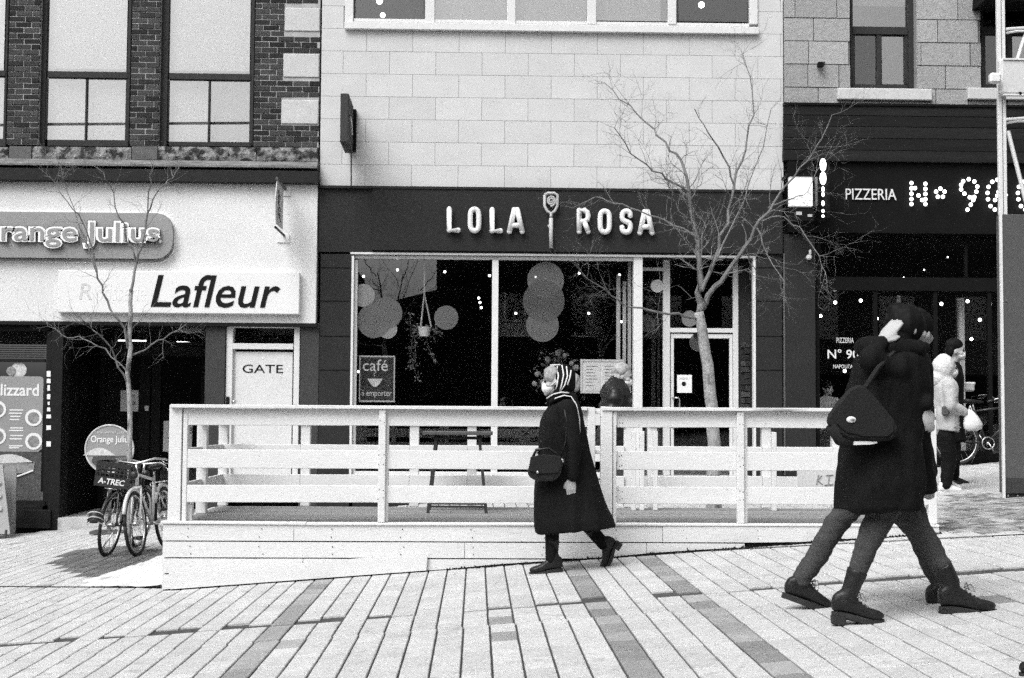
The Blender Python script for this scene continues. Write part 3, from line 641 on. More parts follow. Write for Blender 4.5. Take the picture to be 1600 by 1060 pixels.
for q in ((912, 567, 938, 611), (941, 567, 969, 611)):
    pg = P('page', *q, YF + .128, .006, MT['sign_white'], mb_)
    for k in range(7): P('text_line', q[0] + 4, q[1] + 5 + k * 5, q[2] - 4 - (k * 7 % 9), q[1] + 6 + k * 5, YF + .125, .003, MT['fillgrey'], pg)
fp = empty('flower_vase', U(868, 650, YF + .6), 'leafy bouquet in a vase inside the window behind the walking woman', 'plant')
YV = YF + .6
leafmass('foliage', [dn(s, YV) for s in (((868, 640), (866, 600), (873, 560), (880, 552)), ((866, 630), (850, 590), (838, 580)), ((868, 630), (888, 585), (897, 568)), ((866, 630), (846, 600), (840, 605)), ((866, 620), (855, 570), (852, 560)), ((868, 620), (870, 580), (865, 556)))], MT['leaf'], fp, .06, 8, 16)
fl = MB(); rf = random.Random(2)
for (x, y) in ((872, 552), (882, 556), (856, 562), (893, 568), (840, 585), (847, 597), (835, 600), (900, 575)): fl.sph(U(x, y, YV - .05) + Vector((0, rf.uniform(-.05, .05), 0)), rf.uniform(.035, .055), 7, 5)
fl.build('blossom', MT['flower'], fp)
vz = MB(); vc = U(868, 650, YV)
vz.loft([[(vc.x + r_ * math.cos(2 * math.pi * i / 14), YV + r_ * math.sin(2 * math.pi * i / 14), vc.z + z_) for i in range(14)] for r_, z_ in ((.07, -.12), (.09, .0), (.05, .14), (.06, .17))]); vz.build('vase', MT['flower'], fp, smooth=True)
MB().disc((xpx(1027, 447, Yd), U(1027, 447, Yd).z), .1, Yd + .02, Yd + .03, 28).build('round_sticker', MT['sign_white'], label='round white sticker on the sidelight pane beside the white door', cat='sticker')
dn_ = MB().px(1058, 586, 1081, 614, Yd + .035, .004).build('paper_notice', MT['paper'], label='paper notice taped inside the glass of the white restaurant door', cat='notice')
text('printing', 'MENU', 1062, 590, 1077, 594, Yd + .035, MT['fillgrey'], dn_, .002); MB().disc((xpx(1069, 600, Yd), U(1069, 600, Yd).z), .035, Yd + .031, Yd + .034, 12).build('printed_mark', MT['ink'], dn_)

# ---- restaurant lettering
lr = empty('restaurant_sign', (xpx(860, 345), YF - .1, zpx(388, 860)), 'raised white rounded letters and a rose on the charcoal fascia', 'sign')
GL = dict(L=[[(0, 1), (0, 0), (1, 0)]], O=[[(.5, 1), (.85, .93), (1, .75), (1, .25), (.85, .07), (.5, 0), (.15, .07), (0, .25), (0, .75), (.15, .93), (.5, 1)]],
          A=[[(0, 0), (.38, 1), (.62, 1), (1, 0)], [(.2, .28), (.8, .28)]], R=[[(0, 0), (0, 1), (.6, 1), (.92, .9), (1, .74), (.92, .58), (.6, .48), (.05, .48)], [(.55, .48), (1, 0)]],
          S=[[(1, .78), (.88, .95), (.5, 1), (.12, .93), (0, .75), (.12, .58), (.5, .5), (.88, .42), (1, .25), (.88, .07), (.5, 0), (.12, .05), (0, .22)]])
yl = YF - .14
def smooth_path(q_, n=4):                        # Catmull-Rom through the points
    out_ = []; c = q_[0] == q_[-1]; m = len(q_)
    for i in range(m - 1):
        p0 = q_[i - 1] if i else (q_[-2] if c else q_[0]); p1, p2 = q_[i], q_[i + 1]; p3 = q_[i + 2] if i + 2 < m else (q_[1] if c else q_[-1])
        for k in range(n):
            t = k / n; out_.append(tuple(.5 * (2 * b + (c_ - a) * t + (2 * a - 5 * b + 4 * c_ - d) * t * t + (3 * b - a - 3 * c_ + d) * t ** 3) for a, b, c_, d in zip(p0, p1, p2, p3)))
    return out_ + [q_[-1]]
for ch, x0, x1, y0, y1 in (('L', 702, 716, 327, 360), ('O', 735, 748, 327, 361), ('L', 769, 782, 328, 361), ('A', 796, 816, 328, 362), ('R', 905, 919, 329, 362), ('O', 938, 952, 330, 363), ('S', 972, 985, 330, 363), ('A', 1000, 1019, 331, 364)):
    q = MB()
    for stroke in GL[ch]:
        if ch in 'OS': stroke = smooth_path(stroke)
        q.tube([U(x0 + (x1 - x0) * u_, y1 + (y0 - y1) * v_, yl) for u_, v_ in stroke], .040, 10)
        for u_, v_ in (stroke[0], stroke[-1]): q.sph(U(x0 + (x1 - x0) * u_, y1 + (y0 - y1) * v_, yl), .040, 10, 8)
        for u_, v_ in (stroke[1:-1] if ch not in 'OS' else ()): q.sph(U(x0 + (x1 - x0) * u_, y1 + (y0 - y1) * v_, yl), .040, 10, 6)
    q.build('letter', MT['sign_white'], lr, smooth=True)

MB().tube(polyp([(861, 341), (861, 388)], yl), .03, 8).build('rose_stem', MT['jacket'], lr, smooth=True)
MB().tube(polyp([(851, 305), (851, 322), (855, 330), (861, 334), (867, 330), (871, 322), (871, 305), (866, 302), (856, 302), (851, 305)], yl), .022, 8).build('rose_outline', MT['jacket'], lr, smooth=True)
MB().tube(polyp([(861 + (1.5 + 6 * k / 26) * math.cos(k * .55), 314 + (1.5 + 7 * k / 26) * math.sin(k * .55)) for k in range(27)], yl), .014, 6).build('rose_petals', MT['jacket'], lr, smooth=True)
MB().tube(polyp([(861, 340), (861, 334)], yl), .022, 8).build('rose_stem', MT['jacket'], lr, smooth=True); MB().tube(polyp([(861, 358), (856, 352)], yl), .016, 6).build('rose_thorn', MT['jacket'], lr)
ps = empty('blade_sign', (xpx(541, 200), YF - .5, zpx(236, 541)), 'dark projecting box sign on a rod against the pale panels', 'sign')
xs0, xs1 = xpx(531.5, 190, YF - .9), xpx(531.5, 190, YF - .9) + .1
zt0, zt1 = U(530, 146, YF - .9).z, U(530, 222, YF - .9).z
q = MB(); yA, yB = YF - .9, YF - .12
q.add([(xs0, yA, zt0), (xs1 + .02, yA, zt0), (xs1 + .02, yA, zt1), (xs0, yA, zt1), (xs0, yB, zt0 - .02), (xs1 + .02, yB, zt0 - .02), (xs1 + .02, yB, zt1 - .02), (xs0, yB, zt1 - .02)], [(0, 1, 2, 3), (4, 7, 6, 5), (0, 4, 5, 1), (3, 2, 6, 7), (0, 3, 7, 4), (1, 5, 6, 2)])
q.build('sign_box', MT['pillar'], ps, bevel=.008)
MB().tube([(xs1 + .024, yA + .25, zt0 - .3), (xs1 + .024, yA + .4, zt0 - .36), (xs1 + .024, yA + .5, zt0 - .5)], .02, 6).build('printing', MT['faded'], ps)
MB().box(xs1 - .06, xs1 + .06, yB, YF, zt1 + .02, zt0 - .06).build('mounting_plate', MT['black'], ps)
MB().tube([(xs1 + .0, YF - .2, zt1), (xs1 + .0, YF - .1, zpx(293, 540))], .012, 6).build('rod', MT['cabinet'], ps)

# ================================================================== stone building with the pizzeria
RB = empty('stone_building', (xpx(1500, 730), YF, G(xpx(1500, 730))), 'pale stone building above the black pizzeria front', 'building')
X0, X1 = xpx(1224.8, 100), xpx(1900, 100)
zc0 = zpx(166, 1400); ZT3 = zpx(-140, 1400)
wins = [(1328, 1432), (1532, 1640)]
zsl = zpx(139, 1400)
def stones(x0, x1, z0, z1, parent, pitch=.357, seed=1, Y=YF):
    r_ = random.Random(seed); z = z0; row = 0; inv = wm(parent).inverted()
    while z < z1 - .04:
        zz = min(pitch, z1 - z); x = x0 - r_.uniform(0, .4)
        while x < x1:
            l = r_.uniform(.42, .78); a, b = max(x, x0), min(x + l, x1)
            if b - a > .05:
                o = bpy.data.objects.new('stone_block', STONE); COL.objects.link(o); o.parent = parent; o.matrix_parent_inverse = inv
                o.location = ((a + b) / 2, Y + r_.uniform(-.004, .004), z + zz / 2); o.scale = (b - a - .009, .05, zz - .009)
            x += l
        z += zz; row += 1
sm = MB(); hh = .5; cc = .012
v = [(-hh, .5, -hh), (hh, .5, -hh), (hh, .5, hh), (-hh, .5, hh), (-hh, -.3, -hh), (hh, -.3, -hh), (hh, -.3, hh), (-hh, -.3, hh), (-hh + cc, -.5, -hh + cc), (hh - cc, -.5, -hh + cc), (hh - cc, -.5, hh - cc), (-hh + cc, -.5, hh - cc)]
sm.add(v, [(0, 1, 5, 4), (1, 2, 6, 5), (2, 3, 7, 6), (3, 0, 4, 7), (4, 5, 9, 8), (5, 6, 10, 9), (6, 7, 11, 10), (7, 4, 8, 11), (8, 9, 10, 11)]); STONE = sm.mesh('stone_block'); STONE.materials.append(MT['stone'])
wx = [(xpx(a, 60), xpx(b, 60)) for a, b in wins]
for k, (a, b, c, d) in enumerate(((X0, X1, zc0, zsl), (X0, wx[0][0], zsl, ZT3), (wx[0][1], wx[1][0], zsl, ZT3), (wx[1][1], X1, zsl, ZT3))):
    MB().box(a, b, YF + .02, YF + .4, c, d).build('wall', MT['stonej'], RB)
    stones(a, min(b, xpx(1640, 60)), c, min(d, zpx(-12, 1400)), RB, seed=k + 3)
MB().box(X0, X1, YF + .02, YF + 8, ZT3, ZT3 + 1.2).build('wall', MT['stone'], RB)
MB().box(X0, X1, YF + 3, YF + 8, zc0 - 4, ZT3).build('rear_mass', MT['interior'], RB)
for k, (a, b) in enumerate(wins):
    q = MB(); Y1 = YF + .17
    q.px(a, -140, a + 4, 138, Y1, .1); q.px(b - 13, -140, b, 138, Y1 - .03, .13); q.px(a + 4, 42, b - 13, 54, Y1 - .01, .1); q.px(a + 4, 132, b - 13, 139, Y1 - .02, .1)
    q.px(a + 42, 54, a + 50, 132, Y1 + .002, .08); q.px(a + 4, 54, a + 8, 132, Y1 + .01, .06); q.px(b - 18, 54, b - 13, 132, Y1 + .01, .06)
    wo = q.build('window', MT['frame_dark'], RB, bevel=.005)
    P('pane', a + 4, -140, b - 13, 42, Y1 + .05, .008, MT['halfglass'], wo); P('pane', a + 8, 54, a + 42, 132, Y1 + .04, .008, MT['glass'], wo); P('pane', a + 50, 54, b - 18, 132, Y1 + .055, .008, MT['halfglass'], wo)
    P('blind', a + 4, -140, b - 13, 10, Y1 + .11, .01, MT['blind'], wo); MB().px(a, -140, b, 138, Y1 + .5, .05).build('room_back', MT['interior'], wo)
    P('window_sill', a - 19, 138, b + 25 if k == 0 else b + 40, 156, YF - .10, .35, MT['quoin'], RB, .012)
P('floodlight', 1279, 97, 1287, 104, YF - .16, .1, MT['black'], RB); MB().tube([U(1285, 99, YF - .1), U(1290, 97, YF + .02)], .012, 6).build('floodlight_arm', MT['black'], RB)
# dark triangular awning at the far window
aw = MB(); xA, xC = xpx(1518, 10), xpx(1650, 10); zz0, zz1 = zpx(18, 1550), zpx(-60, 1550)
aw.add([(xA, YF - .6, zz0), (xC, YF - .6, zz0), (xC, YF + .0, zz1), (xA + .05, YF, zz1), (xA, YF, zz0), (xC, YF, zz0)], [(0, 1, 2, 3), (0, 3, 4), (1, 5, 2), (0, 4, 5, 1), (4, 3, 2, 5)]); aw.build('awning', MT['black'], RB)
# timber cornice: single boards
ys = [167, 184, 201, 219, 238, 255]
for a, b in zip(ys[:-1], ys[1:]): P('cornice_board', 1225, a, 1900, b - .6, YF - .06 - (b - 167) * .0008, .3, MT['timber'], RB, .004)
P('cornice_lip', 1225, 164, 1900, 167.6, YF - .1, .2, MT['black'], RB); P('cornice_shelf', 1268, 238, 1900, 254.5, YF - .2, .12, MT['timber'], RB)
P('fascia', 1232, 255.5, 1900, 366, YF - .12, .3, MT['black'], RB)
wallpx('pillar', 1226, 1275, 366, YF - .05, .4, MT['charcoal'], RB)
# shop front grid
sf = MB(); Y2 = YF + .05
sf.px(1275, 366, 1900, 370, Y2, .12); sf.px(1275, 434, 1640, 455, Y2 - .02, .14); sf.px(1275, 455, 1281, 712, Y2 + .001, .1); sf.px(1563, 455, 1600, 712, Y2 + .001, .1); sf.px(1275, 370, 1283, 434, Y2 + .001, .1); sf.px(1508, 370, 1512, 434, Y2 + .002, .1)
sf.px(1366, 455, 1372, 712, Y2 + .003, .1); sf.px(1460, 455, 1466, 712, Y2 + .003, .1); sf.px(1545, 455, 1551, 712, Y2 + .004, .1)
sfo = sf.build('shop_window', MT['black'], RB, bevel=.004)
P('plinth', 1275, 705, 1640, 727, YF + .0, .2, MT['black'], RB, .004)
for a, b in ((1283, 1508), (1512, 1640)): P('transom_pane', a, 370, b, 434, Y2 + .05, .008, MT['glass'], sfo)
for a, b in ((1281, 1366), (1372, 1460), (1466, 1545), (1551, 1563)): P('pane', a, 455, b, 705, Y2 + .05, .008, MT['glass'], sfo)
ra, rb_ = xpx(1226, 500) + .1, xpx(1640, 500) + 2
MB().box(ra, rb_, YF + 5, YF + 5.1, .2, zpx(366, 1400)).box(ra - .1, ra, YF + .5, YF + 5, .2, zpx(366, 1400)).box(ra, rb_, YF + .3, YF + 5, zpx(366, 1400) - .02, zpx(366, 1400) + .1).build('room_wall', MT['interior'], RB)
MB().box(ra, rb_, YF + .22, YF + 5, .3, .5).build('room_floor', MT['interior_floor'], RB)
P('interior_column', 1500, 466, 1508, 704, YF + .35, .1, MT['curtain'], RB); P('interior_column', 1402, 462, 1407, 474, YF + .35, .05, MT['curtain'], RB)
for (x, y) in ((1305, 473), (1345, 470), (1282, 494), (1370, 498), (1471, 475), (1512, 471), (1531, 500), (1320, 580), (1518, 530), (1481, 402), (1444, 422), (1412, 434)):
    MB().sph(U(x, y, YF + 1.2), 0.027 if y > 450 else .012, 9, 7).build('pendant_bulb', MT['bulb'], RB, smooth=True)
P('wood_panel', 1305, 376, 1318, 398, YF + 1.5, .03, MT['jacket'], RB)
tg = empty('window_lettering', (xpx(1318, 560), YF + .05, zpx(580, 1318)), 'small white lettering in three lines on the pizzeria window pane', 'lettering')
text('lettering', 'PIZZERIA', 1307, 528, 1334, 536, Y2 + .045, MT['sign_white'], tg, .003); text('lettering', 'N° 900', 1293, 546, 1352, 561, Y2 + .045, MT['sign_white'], tg, .003, offset=.01); text('lettering', 'NAPOLITAINE', 1302, 570, 1342, 576, Y2 + .045, MT['sign_white'], tg, .003)
pz = empty('pizzeria_sign', (xpx(1460, 310), YF - .15, zpx(334, 1460)), 'white pizzeria lettering and bulb studded numerals on the black fascia', 'sign')
text('lettering', 'PIZZERIA', 1321, 295.5, 1400, 312.5, YF - .125, MT['sign_white'], pz, .02)
SB = MB().sph((0, 0, 0), .029, 10, 8).mesh('sign_bulb'); SB.materials.append(MT['signbulb']); SB.polygons.foreach_set('use_smooth', [True] * len(SB.polygons)); inv = wm(pz).inverted()
bl_ = [(566, y) for y in (723, 744, 765, 786, 806)] + [(621, y) for y in (726, 746, 766, 787, 806)] + [(580, 743), (594, 772), (608, 790)] + [(663, 757), (680, 745), (697, 757), (690, 777), (670, 777)] + \
      [(770, 716), (792, 708), (814, 717), (826, 737), (822, 757), (796, 779), (775, 765), (762, 748), (762, 730), (814, 778), (810, 790), (800, 808), (787, 828)] + \
      [(905, 710), (885, 718), (870, 738), (866, 762), (868, 787), (878, 814), (895, 828), (915, 828), (925, 720), (935, 745), (938, 770), (935, 795), (928, 815), (920, 740), (910, 757), (905, 773), (896, 790)]
bl_ += [(x + 120, y) for x, y in bl_ if x > 860 and y]
for x, y in bl_:
    o = bpy.data.objects.new('sign_bulb', SB); COL.objects.link(o); o.parent = pz; o.matrix_parent_inverse = inv; o.location = U(1200 + x / 2.525, y / 2.525, YF - .165)
lb = empty('lantern_sign', (xpx(1252, 300), YF - .5, zpx(325, 1252)), 'glowing white box sign hung beside the pizzeria fascia', 'sign')
yb = YF - .55
MB().px(1234, 276, 1270, 322, yb, .12).build('light_box', mat('lit_panel', .8, .5, .05, 4, .1, emit=.25), lb, bevel=.006); MB().px(1230, 272, 1274, 276, yb - .02, .4).build('light_box_hood', MT['black'], lb)
MB().px(1232, 326, 1272, 345, yb + .02, .1).build('light_box_base', MT['black'], lb); P('emblem', 1244, 331, 1253, 336, yb + .012, .006, MT['jacket'], lb); P('emblem', 1262, 335, 1269, 339, yb + .012, .006, MT['jacket'], lb)
MB().tube([U(1240, 276, yb + .06), U(1275, 255, YF - .2)], .015, 6).build('bracket_arm', MT['black'], lb)
vs_ = empty('blade_sign', (xpx(1286, 300), YF - .6, zpx(345, 1286)), 'narrow vertical blade sign of lit numerals by the glowing box sign', 'sign')
xv = xpx(1286, 300, YF - .8)
MB().box(xv + .04, xv + .09, YF - .85, YF - .12, U(1286, 342, YF - .8).z, U(1286, 250, YF - .8).z).build('sign_board', MT['black'], vs_); MB().px(1274, 277, 1291, 322, YF - .3, .05).build('side_panel', MT['sign_grey'], vs_)
for (y, ry) in ((258, 9), (279, 9), (296, 6), (304, 5), (318, 6), (330, 4), (338, 3)):
    q = MB(); c0 = U(1286, y, YF - .87); rz = ry / 108; rx = .034
    if ry == 9:
        q.tube([c0 + Vector((rx * math.cos(t), 0, rz * math.sin(t))) for t in [2 * math.pi * k / 14 for k in range(15)]], .013, 6); q.tube([c0 + Vector((-.015, 0, -.04)), c0 + Vector((.015, 0, .04))], .012, 6)
    else: q.sph(c0, (.022, .022, rz * .7), 8, 6)
    q.build('numeral', MT['signbulb'], vs_, smooth=True)
cm = empty('wall_lamp', (xpx(1265, 400), YF - .1, zpx(406, 1265)), 'small white fixture on the charcoal wall under the glowing box sign', 'lamp')
MB().px(1261, 398, 1269, 405.5, YF - .16, .1).build('lamp_body', MT['sign_white'], cm, bevel=.02); MB().px(1264.5, 390, 1268, 398, YF - .13, .05).build('lamp_arm', MT['sign_white'], cm, bevel=.01)

# ================================================================== across the street (seen only as reflections in the glass)
OP = empty('facing_building', (0, -12, 0), 'dark building across the street, seen in the window reflections', 'building')
for k, (a, b, hgt) in enumerate(((-60, -12.5, 8.6), (-12.5, -5.0, 7.2), (-1.6, 60, 9.0))): MB().box(a, b, -20, -12, G(a) - .5 if a > -20 else -5, hgt).build('wall', MT['opp'], OP)
ow = MB(); ow.add([(-5.0, -12, -1), (-1.6, -12, -1), (-1.6, -12, 6.1), (-5.0, -12, 5.2), (-5.0, -20, -1), (-1.6, -20, -1), (-1.6, -20, 6.1), (-5.0, -20, 5.2)], [(0, 1, 2, 3), (4, 7, 6, 5), (3, 2, 6, 7), (0, 4, 5, 1), (0, 3, 7, 4), (1, 5, 6, 2)]); ow.build('low_wing', MT['opp'], OP)
for k in range(-5, 7):
    MB().box(k * 3 + .6, k * 3 + 2.0, -12.02, -11.99, 4.3, 6.0).build('window', MT['halfglass'], OP) if not -7 < k * 3 < -1 else None
cbm = MB(); cbm.tube([(-30, -2, 9.9), (-14, -2, 10.35), (-6, -2, 10.5), (0, -2, 10.8)], .05, 6); cbm.build('overhead_cable', MT['ink'], label='overhead cable across the street reflected in the upper windows', cat='cable')
# ================================================================== the wooden terrace
DK = empty('patio_deck', (U(860, 860, YD).x, YD + 1.1, 0), 'long white wooden patio deck with three board railings before the restaurant', 'deck')
zf0, zf1 = U(262, 817, YD).z, U(1330, 821, YD).z; xf0, xf1 = U(262, 817, YD).x, U(1330, 821, YD).x
def ZD(x): return zf0 + (zf1 - zf0) * (x - xf0) / (xf1 - xf0)          # the deck floor, almost level
rd = random.Random(21)
def bar(name, x0, x1, zlo, zhi, y0, y1, m, parent=DK, bevel=.004, rel=True, jit=.003):
    """a board that follows the deck's faint fall; heights count from the deck floor"""
    q = MB(); a, b = (ZD(x0), ZD(x1)) if rel else (0, 0); j = rd.uniform(-jit, jit)
    q.add([(x0, y0, a + zlo + j), (x1, y0, b + zlo - j), (x1, y1, b + zlo - j), (x0, y1, a + zlo + j), (x0, y0, a + zhi + j), (x1, y0, b + zhi - j), (x1, y1, b + zhi - j), (x0, y1, a + zhi + j)],
          [(0, 1, 2, 3), (4, 7, 6, 5), (0, 4, 5, 1), (1, 5, 6, 2), (2, 6, 7, 3), (3, 7, 4, 0)])
    return q.build(name, m, parent, bevel=bevel)
dx = lambda px, Y=YD: U(px, 730, Y).x
DL, DR = dx(260), dx(1465)
# floor boards running along the terrace
ny = int((YDB - YD) / .142)
for k in range(ny):
    y = YD + .02 + k * .142
    for a, b in ((DL + .05, dx(640) + rd.uniform(-.5, .5)), (None, DR - .05)):
        if a is None: a = last + .004
        bar('floor_board', a, b, -.03, 0, y, y + .136, MT['deckfloor'], jit=.001, bevel=0); last = b
# skirt boards, cut along the street's slope
rows = [(-.012, -.143), (-.153, -.279), (-.289, -.408), (-.418, -.56)]
joints = [(461, 1035), (727, 1010), (476, 930), (600,)]
for k, (top, bot) in enumerate(rows):
    cuts = [DL - .015] + [dx(p) for p in joints[k]] + [DR]
    for a, b in zip(cuts[:-1], cuts[1:]):
        a2, b2 = a + .002, b - .002; yj = rd.uniform(-.004, .004); n = 6; up = []; lo = []
        for i in range(n + 1):
            x = a2 + (b2 - a2) * i / n; zt = ZD(x) + top + rd.uniform(-.001, .001); zb = max(ZD(x) + bot, G(x) + .012 + .006 * math.sin(x * 5))
            if zt - zb > .01: up.append((x, zt)); lo.append((x, zb))
        if len(up) > 1:
            MB().prism(lo + up[::-1], YD - .022 + yj, YD + .0 + yj).build('skirt_board', MT['skirt'], DK)
MB().box(DL + .01, DR - .02, YD + .01, YD + .02, -.4, .3).build('skirt_backing', MT['shopdark'], DK)
for y0, k in ((YD + .02, 0),):
    for top, bot in rows:
        MB().box(DL - .014, DL + .008, YD + .002, YDB, ZD(DL) + bot, ZD(DL) + top).build('side_skirt_board', MT['skirt'], DK, bevel=.003)
# edge cap and the loose plank along the ground
bar('edge_cap', DL - .03, dx(480), -.010, .012, YD - .035, YD + .07, MT['deckwhite']); bar('edge_cap', dx(480.5), dx(1008), -.012, .009, YD - .035, YD + .07, MT['deckwhite']); bar('edge_cap', dx(1008.5), DR, -.010, .010, YD - .035, YD + .07, MT['deckwhite'])
kp = MB(); pts = []
a = [U(264, 896, YD - .05), U(430, 884, YD - .05), U(560, 873, YD - .05), U(668, 868, YD - .05)]; b = [U(272, 916, YD - .05), U(262, 906, YD - .05)]
lo = [(x, G(x) + .012) for x in (dx(668), dx(560), dx(430), dx(272))]
kp.prism([(p.x, p.z) for p in a] + lo + [(b[1].x, b[1].z)], YD - .055, YD - .03); kp.build('kick_plank', MT['deckwhite'], DK)
# posts and rails in front
H = 0.965
pp = U(800, 730, YD)
def zrel(y): return pp.z * 0 + (U(800, y, YD).z - ZD(dx(800)))
T0, T1, M0, M1, L0, L1 = zrel(667), zrel(641), zrel(734), zrel(705), zrel(787), zrel(760)
CAPB, CAPT = zrel(641) + .001, zrel(636)
def post(px0, px1, y0, y1, top=None, m='deckwhite'): bar('post', dx(px0, y0), dx(px1, y0), 0.012, CAPB - .002 if top is None else top, y0, y1, MT[m])
post(263, 283, YD + .0, YD + .09, CAPT); post(285, 292, YD + .005, YD + .10); post(293, 301, YD + .06, YD + .14, L0)
post(591, 602, YD - .028, YD + .012); post(598, 607, YD + .015, YD + .09)
post(918, 930, YD - .02, YD + .07, CAPT); post(939, 957, YD - .03, YD + .06, CAPT + .005); post(958, 963, YD - .02, YD + .07)
post(1152, 1163, YD - .028, YD + .012); post(1160, 1168, YD + .015, YD + .09); post(1451, 1464, YD, YD + .09, CAPT)
for sec in ((286, 594, 918), (964, 1154, 1451)):
    for (lo_, hi_) in ((T0, T1), (M0, M1), (L0, L1)):
        for a_, b_ in zip(sec[:-1], sec[1:]):
            bar('rail_board', dx(a_ + (.4 if a_ != sec[0] else 0)), dx(b_), lo_, hi_, YD + .012 + rd.uniform(0, .002), YD + .034, MT['deckwhite'])
    bar('rail_cap', dx(sec[0] - (20 if sec[0] < 300 else 24)), dx(sec[2] + (6 if sec[2] > 1000 else -1)), CAPB, CAPT + .004, YD - .045, YD + .095, MT['chipped'], jit=.004)
for z_ in (T1 - .03, M1 - .02, L1 + .05, .35): bar('gate_latch', dx(930), dx(939), z_, z_ + .03, YD + .01, YD + .03, MT['deckwhite'])
# left end railing, back railing and right end railing
def sidebar(name, x, lo_, hi_, t=.022): MB().box(x, x + t, YD + .10, YDB, ZD(x) + lo_, ZD(x) + hi_).build(name, MT['deckwhite'], DK, bevel=.004)
for x in (DL + .06, DR - .08):
    for lo_, hi_ in ((T0, T1), (M0, M1), (L0, L1)): sidebar('rail_board', x, lo_, hi_)
    MB().box(x - .04, x + .08, YD + .10, YDB, ZD(x) + CAPB, ZD(x) + CAPT).build('rail_cap', MT['deckwhite'], DK, bevel=.004)
    MB().box(x - .03, x + .06, YD + 1.1, YD + 1.19, ZD(x), ZD(x) + CAPB - .002).build('post', MT['deckwhite'], DK, bevel=.004)
bx = [DL + .03, dx(470, YDB), dx(640, YDB), dx(730, YDB), dx(880, YDB), dx(975, YDB)]
def backsec(xs, lows=True):
    for i, x in enumerate(xs): bar('post', x, x + .09, 0.0, CAPB - .002, YDB - .02, YDB + .07, MT['deckwhite'])
    for a_, b_ in zip(xs[:-1], xs[1:]):
        for lo_, hi_ in ((T0, T1), (M0, M1), (L0, L1)): bar('rail_board', a_ + .002, b_ + .0, lo_, hi_, YDB - .05, YDB - .024, MT['deckwhite'])
    bar('rail_cap', xs[0], xs[-1] + .09, CAPB, CAPT, YDB - .06, YDB + .08, MT['deckwhite'])
backsec(bx); backsec([dx(1012, YDB), dx(1190, YDB), dx(1300, YDB), DR - .09])
for p_ in (986, 999, 1020, 1205): bar('post', dx(p_, YDB - .4), dx(p_ + 7, YDB - .4), 0, .75, YDB - .45, YDB - .39, MT['deckwhite'])
gp = MB().px(1246, 736, 1306, 765, YDB - .055, .02).build('infill_panel', MT['panel'], DK)
MB().tube(polyp([(1279, 742), (1276, 757), (1277, 750), (1284, 743), (1277, 750), (1285, 757)], YDB - .06), .006, 5).build('scrawl', MT['fillgrey'], gp); MB().tube(polyp([(1290, 743), (1302, 742), (1296, 743), (1294, 757), (1288, 758), (1302, 757)], YDB - .06), .005, 5).build('scrawl', MT['fillgrey'], gp)

# screw heads where the boards meet the posts
sc_ = MB()
for px_ in (287.5, 289.5, 592.5, 600, 922, 927, 968, 972, 1155, 1160.5):
    for lo_, hi_ in ((T0, T1), (M0, M1), (L0, L1)):
        for f_ in (.25, .75):
            x = dx(px_) + rd.uniform(-.006, .006); z = ZD(x) + lo_ + (hi_ - lo_) * f_ + rd.uniform(-.008, .008); sc_.sph((x, YD + .012 if not (590 < px_ < 603 or 1150 < px_ < 1164) else YD - .028, z), (.005, .002, .005), 6, 4)
for px_ in [300 + 110 * k for k in range(11)]:
    for z_ in (-.045, -.11, -.19, -.25): x = dx(px_) + rd.uniform(-.02, .02); sc_.sph((x, YD - .024, ZD(x) + z_), (.005, .003, .005), 6, 4) if ZD(x) + z_ > G(x) + .03 else None
tag(sc_.build('screw_heads', MT['pillar'], DK), kind='stuff')
# table on the deck
YT = 13.0; tx0, tx1 = U(659, 680, YT).x, U(771, 680, YT).x; ztab = U(715, 675, YT).z; zfl_ = ZD(tx0)
TB = empty('patio_table', ((tx0 + tx1) / 2, YT + .3, zfl_), 'dark slatted patio table with splayed legs standing on the deck', 'table')
for k in range(5): MB().box(tx0 + rd.uniform(0, .02), tx1 - rd.uniform(0, .02), YT + k * .13, YT + k * .13 + .115, ztab - .03, ztab + rd.uniform(-.004, .004)).build('top_slat', MT['cabinet'], TB, bevel=.004)
for sy in (YT + .08, YT + .5):
    for s_, xa_, xb_ in ((0, tx0 + .13, tx0 + .06), (1, tx1 - .13, tx1 - .06)): MB().tube([(xa_, sy, ztab - .03), (xb_, sy, zfl_)], .02, 4).build('leg', MT['pillar'], TB)
    MB().tube([(tx0 + .07, sy, zfl_ + .06), (tx1 - .07, sy, zfl_ + .06)], .013, 4).build('stretcher', MT['pillar'], TB)
    MB().tube([(tx0 + .1, sy, ztab - .06), (tx1 - .1, sy, ztab - .06)], .016, 4).build('apron', MT['pillar'], TB)

